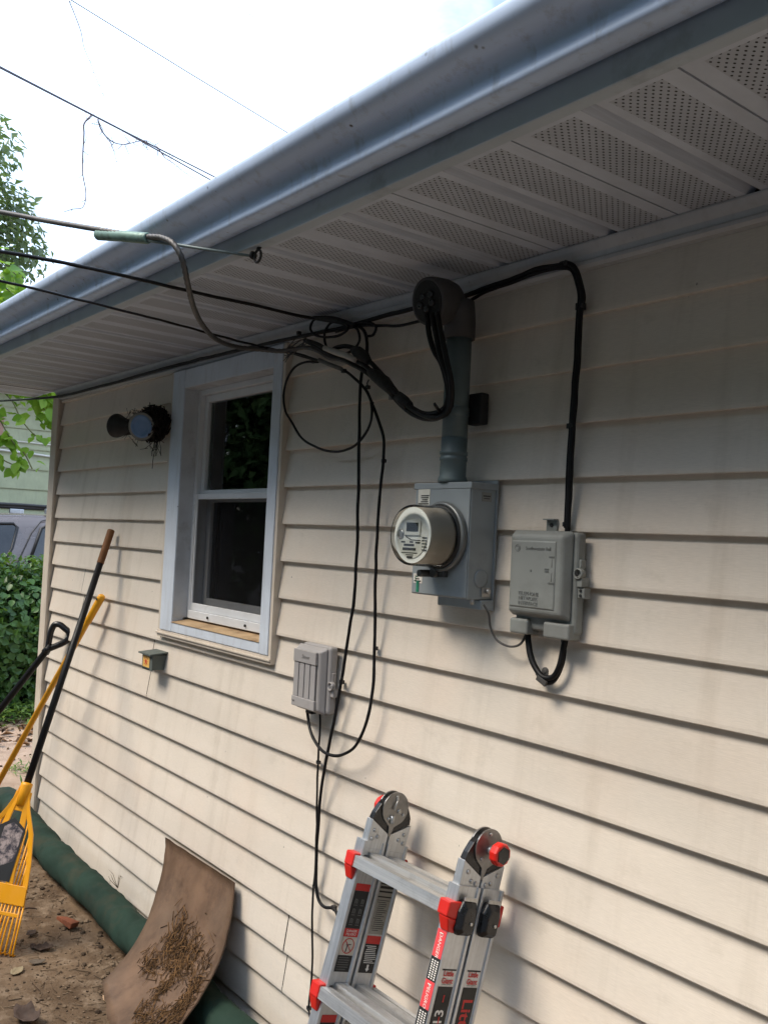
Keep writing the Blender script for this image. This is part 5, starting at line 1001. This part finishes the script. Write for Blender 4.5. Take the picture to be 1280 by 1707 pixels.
for i in range(19000):
    p, n_, a = hsurf(); d = (Vector((random.gauss(0, .6), random.gauss(0, 1), random.gauss(-.5, .7)))).normalized(); p = p + n_ * random.uniform(-.16, .05)
    leaf_into(q, p, d, n_ + Vector((random.gauss(0, .35), random.gauss(0, .35), random.gauss(0, .35))), random.uniform(.035, .075), .75, .2)
for i in range(5200):
    y = random.uniform(-.8, 2.2); z = random.uniform(.02, .75); k = 1 + .1 * mnoise.noise(Vector((y * 1.3, 0, 0))); p = Vector((hx + .46 * k + .05 * mnoise.noise(Vector((y * 4, z * 4, 0))) + random.uniform(-.14, .06), y, z))
    leaf_into(q, p, (random.gauss(.2, .5), random.gauss(0, 1), random.gauss(-.4, .8)), (1, random.gauss(0, .3), random.gauss(.4, .4)), random.uniform(.035, .075), .75, .2)
for i in range(900):
    y = random.uniform(-.6, 2.2); p = Vector((hx + random.uniform(-.2, .3), y, 1.12 + random.uniform(0, .12))); leaf_into(q, p, (random.gauss(0, 1), random.gauss(0, 1), random.gauss(.5, .6)), (0, 0, 1), random.uniform(.04, .07), .6)
q.build('foliage', m_ivy, hg, kind='stuff')
lm = leaf_mesh('ivy_leaf', m_ivy, .85, .12)
for i in range(240):
    y = random.uniform(-.1, 1.35); a = random.uniform(-.1, 1.2); k = 1 + .1 * mnoise.noise(Vector((y * 1.3, 0, 0))); p = Vector((hx + .52 * math.cos(a) * k, y, max(.05, .52 + .64 * math.sin(a) * k)))
    n_ = Vector((math.cos(a), random.gauss(0, .3), math.sin(a) * .8 + .2)).normalized(); rot = n_.to_track_quat('Z', 'Y').to_matrix() @ Matrix.Rotation(random.gauss(math.pi, .9), 3, 'Z'); s = random.uniform(.045, .08)
    inst(lm, 'leaf', hg, p - WM[hg.name].translation, rot.to_euler(), (s, s, s))
for (y0, h, dx, dy) in ((1.36, .30, .0, -.12), (1.50, .34, .0, .10), (1.12, .26, 0, -.2)):
    MB().tube([(hx + .2, y0, 1.08), (hx + .2 + dx, y0 + dy * .5, 1.08 + h * .55), (hx + .2 + dx, y0 + dy, 1.08 + h)], [.005, .004, .002], 5).build('dry_stalk', mat('pinkish stalk', s2l((180, 150, 120)), .8), hg)
# low weeds and leaf litter at the hedge foot
q = MB()
for i in range(2200):
    x, y = random.gauss(-7.12, .10), random.uniform(-.8, 1.4); leaf_into(q, (x, y, gz(x, y) + random.uniform(0, .13)), (random.gauss(.3, 1), random.gauss(0, 1), random.gauss(.6, .5)), (0, 0, 1), random.uniform(.025, .06), .5)
for cx, cy, n_ in ((-5.7, .28, 40), (-6.2, .1, 26), (-5.3, .22, 14)):
    for i in range(n_): leaf_into(q, (random.gauss(cx, .05), random.gauss(cy, .05), .01), (random.gauss(0, 1), random.gauss(0, 1), random.gauss(.7, .3)), (0, 0, 1), random.uniform(.05, .10), .14)
q.build('weeds', m_wl, None, kind='stuff', label='low weeds and grass tufts at the hedge foot', category='weeds')
q = MB()
for i in range(260):
    x, y = random.gauss(-6.75, .25), random.uniform(-.8, 1.0); leaf_into(q, (x, y, gz(x, y) + .012), (random.gauss(0, 1), random.gauss(0, 1), random.gauss(0, .3)), (0, 0, 1), random.uniform(.04, .10), .6, .4)
q.build('fallen_leaves', straw_colour('brown fallen leaves', s2l((70, 52, 38)), s2l((128, 96, 66))), None, kind='stuff', label='brown fallen leaves scattered before the hedge', category='leaves')
q = MB(); random.seed(91)
for k in range(5):
    p = Vector((-3.40, -.045, .115)); d = Vector((random.gauss(0, .035), random.gauss(-.01, .008), random.uniform(.02, .06))); e = p + d + Vector((random.gauss(0, .012), -.004, random.uniform(-.01, .02)))
    q.tube([p, p + d, e], [.0012, .0009, .0005], 4); q.tube([p + d, p + d + Vector((random.gauss(0, .014), -.003, random.gauss(.004, .01)))], [.0008, .0004], 4)
q.build('dry_weed', straw_colour('dry weed', s2l((70, 60, 44)), s2l((110, 96, 70))), None, label='tiny dry weed sprouting between the green sock and the siding', category='weed')
# ------------------------------------------------------------------ trees
def crown(q, c, r, n, size, seed, sq=(1, 1, 1), lumps=14):
    random.seed(seed); L = []
    for i in range(lumps):
        d = Vector((random.gauss(0, 1), random.gauss(0, 1), random.gauss(0, 1))).normalized() * random.uniform(.35, .95); L.append((Vector(c) + Vector((d.x * r * sq[0], d.y * r * sq[1], d.z * r * sq[2])), r * random.uniform(.22, .42)))
    for i in range(n):
        lc, lr = random.choice(L); d = Vector((random.gauss(0, 1), random.gauss(0, 1), random.gauss(0, 1))).normalized(); p = lc + d * lr * random.random() ** .4
        leaf_into(q, p, d * .6 + Vector((random.gauss(0, .7), random.gauss(0, .7), random.gauss(-.5, .6))), d + Vector((0, 0, .8)), size * random.uniform(.7, 1.3), .55)
    return L
def tree(name, base, c, r, n, size, seed, label, m_=None, trunk=.16, group=None, sq=(1, 1, 1), lumps=14):
    t = root(name, base, label, 'tree', group); q = MB(); L = crown(q, c, r, n, size, seed, sq, lumps); q.build('crown', m_ or m_tree, t)
    q = MB(); b = Vector(base); c = Vector(c); fork = b.lerp(c, .55)
    q.tube(crom([b - Vector((0, 0, .1)), b.lerp(fork, .5) + Vector((.1, .06, 0)), fork], 5), [trunk * (1.2 - .5 * i / 10) for i in range(11)], 10)
    for lc, lr in L[:10]: q.tube(crom([fork - Vector((0, 0, .2)), fork.lerp(lc, .5) + Vector((0, 0, .15)), lc], 4), [trunk * .55 * (1 - .1 * i) for i in range(9)], 6)
    q.build('trunk', m_bark, t); return t
tree('far_tree', (-19, .6, 0), (-19, 1.50, 7.3), 2.35, 7500, .19, 52, 'tall leafy tree far behind, its edge showing at the left under the sky', sq=(1, 1, .85), lumps=24, m_=m_hazetree)
# unseen trees: left ones from the window reflection, others added to block low sky
LBL = ['yard tree far left, nearest the neighbour', 'leafy yard tree reflected in the upper window pane', 'yard tree left of the camera across the yard', 'added unseen tree behind the camera on the left, blocking low sky', 'added unseen tree straight behind the camera, blocking low sky', 'added unseen tree behind the camera on the right, blocking low sky', 'added unseen tree at the right end of the yard, blocking low sky', 'added unseen tree beyond the right end of the house, blocking low sky']
for i, (x, y, r, h) in enumerate([(-13.5, -3.6, 2.9, 3.7), (-10.5, -5.6, 2.9, 3.7), (-7.0, -6.6, 2.9, 3.7), (-3.6, -7.0, 2.9, 3.7), (-.4, -7.2, 2.9, 3.7), (3.0, -7.0, 2.9, 3.7), (6.2, -5.6, 2.9, 3.7), (8.6, -2.4, 2.9, 3.7)]):
    tree('offview_tree', (x, y, 0), (x, y, h), r, 14000 if i in (1, 2) else 4600, .20 if i in (1, 2) else .46, 60 + i, LBL[i], m_=m_yard, group='trees around the yard', trunk=.2, lumps=26, sq=(1, .75, 1.05))  # heights of these unseen trees set to keep low sky off the wall
# vine-hung branch reaching in from the left
vt = root('overhanging_branch', (-6.7, -.7, 0), 'bright-green leafy branch reaching in from the left below the eave', 'branch')
q = MB(); q.tube(crom([(-6.7, -.7, -.1), (-6.65, -.62, 1.2), (-6.6, -.45, 2.3), (-6.55, -.1, 2.75), (-6.5, .35, 2.70), (-6.5, .75, 2.62)], 5), [.05 - .0016 * i for i in range(26)], 8)
sprigs = [[(-6.500, 0.177, 2.449), (-6.400, 0.273, 2.337), (-6.400, 0.344, 2.215), (-6.400, 0.437, 2.123), (-6.400, 0.496, 2.096)], [(-6.500, 0.209, 2.248), (-6.450, 0.260, 2.135), (-6.450, 0.321, 2.051), (-6.450, 0.388, 1.996), (-6.450, 0.450, 1.890)], [(-6.500, 0.205, 1.981), (-6.500, 0.278, 1.934), (-6.500, 0.343, 1.907), (-6.500, 0.394, 1.874)], [(-6.500, 0.333, 2.471), (-6.500, 0.439, 2.403), (-6.500, 0.513, 2.328), (-6.500, 0.575, 2.272), (-6.500, 0.603, 2.220)], [(-6.600, 0.200, 2.504), (-6.600, 0.361, 2.486), (-6.600, 0.527, 2.476), (-6.600, 0.655, 2.464)], [(-6.500, 0.454, 2.489), (-6.500, 0.519, 2.431), (-6.500, 0.577, 2.371), (-6.500, 0.605, 2.323)], [(-6.500, 0.104, 3.339), (-6.500, 0.186, 3.275), (-6.500, 0.264, 3.230), (-6.500, 0.315, 3.187)], [(-6.500, 0.113, 3.197), (-6.500, 0.207, 3.122), (-6.500, 0.273, 3.078), (-6.500, 0.338, 3.058)], [(-6.500, 0.121, 3.055), (-6.500, 0.197, 3.029), (-6.500, 0.254, 2.999), (-6.500, 0.288, 2.964)]]
for s_ in sprigs: q.tube(crom(s_, 4), .0045, 5)
q.build('stems', mat('vine stem', s2l((110, 112, 70)), .8, var=.2), vt)
vm = leaf_mesh('vine_leaf', m_vine, .72, .15); random.seed(77)
for si, s_ in enumerate(sprigs):
    Pp = crom(s_, 5); N = [14, 26, 14, 24, 46, 26, 28, 30, 24][si]
    for k in range(N):
        p = Pp[min(len(Pp) - 1, int(random.random() * len(Pp)))] + Vector((random.gauss(0, .06), random.gauss(0, .035), random.gauss(0, .03))); n_ = Vector((random.gauss(.7, .4), random.gauss(-.2, .5), random.gauss(.5, .5))).normalized()
        s = random.uniform(.055, .115) * (.75 if si == 0 else 1); rot = n_.to_track_quat('Z', 'Y').to_matrix() @ Matrix.Rotation(random.gauss(math.pi, .8), 3, 'Z'); inst(vm, 'leaf', vt, p - WM[vt.name].translation, rot.to_euler(), (s, s, s))
q = MB(); random.seed(78)
for i in range(700):
    t = random.random(); p = Vector((-6.6 + random.gauss(0, .14), -.9 + 1.55 * t + random.gauss(0, .06), 2.68 + random.gauss(0, .16) - .05 * t)); leaf_into(q, p, (random.gauss(0, 1), random.gauss(0, 1), random.gauss(-.6, .6)), (0, 0, 1), random.uniform(.06, .12), .7)
q.build('foliage', m_vine, vt, kind='stuff')
# ------------------------------------------------------------------ neighbour's house with wide green lap boards
m_nb = trim_mat('sage painted board', s2l((176, 180, 146)), .6); Rz = Matrix.Rotation(R(-5), 3, 'Z'); NO = Vector((-12.2, 2.0, 0))
nb = root('neighbour_house', NO, 'pale sage-green lapboard house behind the parked car', 'house')
NP = lambda n_, a, z: NO + Rz @ Vector((n_, a, 0)) + Vector((0, 0, z))
def nbx(q, n0, n1, a0, a1, z0, z1):
    q.loft([[NP(n0, a0, z), NP(n1, a0, z), NP(n1, a1, z), NP(n0, a1, z)] for z in (z0, z1)], False); return q
nw = nbx(MB(), -4.5, -.03, -3.4, 6, 0, 3.45).build('wall', m_nb, nb)
for k in range(13):
    z = .13 + k * .262; q = MB(); q.loft([[NP(n_, a, z + zz) for n_, zz in ((-.02, .003), (.0, .0), (.001, .012), (-.018, .268))] for a in (-3.4, -.9 + .3 * (k % 3), 6)], False, False, False); q.build('lap_board', m_nb, nw)
q = MB(); q.loft([[NP(n_, a, z) for n_, z in ((.45, 3.30), (.45, 3.42), (-2.25, 4.5), (-4.95, 3.42), (-4.95, 3.30), (-2.25, 4.36))] for a in (-3.9, 6.5)], False); q.build('roof', m_shingle, nb)
q = MB(); nbx(q, .004, .03, -1.30, -.34, 1.15, 2.55); wd_ = q.build('window', m_white, nb); nbx(MB(), .031, .036, -1.22, -.42, 1.22, 2.48).build('pane', mat('dark pane', (.02, .025, .03), .1), wd_)
nbx(MB(), .004, .028, -.42, -.22, 2.62, 2.95).build('vent', mat('pink vent', s2l((176, 138, 120)), .7), nb)
q = MB(); q.tube(crom([NP(.02, -1.5, 2.46), NP(.02, 0, 2.44), NP(.02, 1.2, 2.36), NP(.02, 2.5, 2.30)], 5), .014, 6); q.tube([NP(.02, -1.5, 2.60), NP(.02, 2.5, 2.54)], .008, 6); q.build('white_conduit', m_white, nb)
# ------------------------------------------------------------------ parked SUV (front towards +y, side towards the camera)
CX, CY = -9.45, .44    # near side plane, rear bumper
sv_ = root('parked_suv', (CX - .9, CY + 2.2, 0), 'silver-grey parked SUV with roof rails behind the hedge', 'car')
m_car = mat('grey metallic paint', s2l((128, 119, 117)), .22, .35, var=.04, vs=3); m_cglass = mat('dark car glass', (.012, .013, .015), .03, var=.1, spec=1.0); m_cblk = mat('black car trim', (.014, .014, .015), .5)
KEY = [(-.02, .45, 1.02, .02), (.0, .40, 1.10, .0), (.10, .34, 1.32, .04), (.22, .32, 1.54, .14), (.40, .30, 1.60, .18), (1.2, .30, 1.635, .19), (2.2, .30, 1.62, .19), (2.7, .30, 1.55, .18), (3.1, .30, 1.30, .12), (3.45, .32, 1.05, .06), (4.1, .34, .98, .06), (4.35, .38, .88, .08), (4.45, .44, .72, .12)]
HW = .90
def sect(k):
    y, zb, zt, tum = k; belt = min(1.02, zt - .02); pts = [(HW - .10, zb), (HW - .01, zb + .06), (HW, .72), (HW - .01, belt), (HW - tum * .95, zt - .05), (HW - tum - .05, zt - .012), (HW - tum - .25, zt)]
    R_ = [Vector((CX - HW + x - .0, CY + y, z)) for x, z in pts]; L_ = [Vector((CX - HW - x, CY + y, z)) for x, z in reversed(pts)]; return R_ + L_
body = MB().loft([sect(k) for k in KEY]).build('body', m_car, sv_)
sd = body.modifiers.new('sub', 'SUBSURF'); sd.levels = 2; sd.render_levels = 2
def side_pt(y, f, o=.012):   # f: 0 belt, 1 top of glass
    for a, b in zip(KEY, KEY[1:]):
        if a[0] <= y <= b[0]: t = (y - a[0]) / (b[0] - a[0]); zt = a[2] + (b[2] - a[2]) * t; tm = a[3] + (b[3] - a[3]) * t; break
    z = 1.05 + f * (zt - .11 - 1.05); x = HW - .01 - tm * .95 * (z - 1.02) / (zt - .05 - 1.02); return Vector((CX - HW + x + o, CY + y, z))
def pane(ol, name, o=.012, m=None, fr=True):
    pts = [side_pt(y, f, o) for y, f in ol]; q = MB(); q.prism(pts, Vector((-.006, 0, -.001))); w = q.build(name, m or m_cglass, sv_)
    if fr: q = MB(); q.tube(pts + [pts[0]], .016, 6); q.build('seal', m_cblk, w)
pane([(.30, .06), (.46, .0), (.66, .05), (.78, .45), (.84, .92), (.80, 1.0), (.46, 1.0), (.40, .94)], 'quarter_window')
pane([(.92, .02), (1.62, .02), (1.66, .06), (1.66, 1.0), (1.18, 1.0), (1.08, .90)], 'rear_door_window')
pane([(1.80, .02), (2.86, .02), (2.62, .98), (2.50, 1.0), (1.80, 1.0)], 'front_door_window')
q = MB(); gp_ = [(.78, -.9), (.80, .0), (.98, .80), (1.08, 1.06), (1.22, 1.13), (1.72, 1.13), (1.74, .9), (1.74, -1.2)]; q.tube([side_pt(y, f, .014) for y, f in gp_], .006, 5); q.tube([side_pt(y, f, .014) for y, f in ((1.77, -1.2), (1.77, 1.1), (2.6, 1.1), (3.0, .02), (3.02, -1.2))], .006, 5); q.build('door_gap', m_cblk, sv_)
for s in (0, 1):
    X_ = CX - .26 if s == 0 else CX - 1.54
    q = MB(); q.tube(crom([(X_, CY + .35, 1.61), (X_, CY + .45, 1.675), (X_, CY + 1.3, 1.70), (X_, CY + 2.2, 1.69), (X_, CY + 2.35, 1.63)], 5), .020, 8); rl = q.build('roof_rail', m_cblk, sv_)
    for yy in (.5, 1.22, 2.15): MB().box((X_, CY + yy, 1.655), (.045, .16, .055)).build('rail_foot', m_alu, rl, bev=.008)
for yy in (.95, 3.55):
    for s in (0, 1):
        X_ = CX - .10 if s == 0 else CX - 1.7; a_ = Vector((1 if s == 0 else -1, 0, 0))
        w_ = MB().lathe([(.22, -.10), (.33, -.10), (.36, -.06), (.36, .06), (.33, .10), (.22, .10)], (X_, CY + yy, .36), a_, 28).build('wheel', m_cblk, sv_); MB().lathe([(.22, .02), (.215, .085), (.10, .06), (.03, .07)], (X_, CY + yy, .36), a_, 20).build('rim', m_alu, w_)
for s in (0, 1):
    x_ = CX - .20 if s == 0 else CX - 1.6; MB().box((x_, CY + .03, 1.0), (.16, .10, .30)).build('tail_light', m_red, sv_, bev=.02); MB().box((x_, CY + 4.36, .78), (.30, .12, .16)).build('headlight', m_white, sv_, bev=.03)
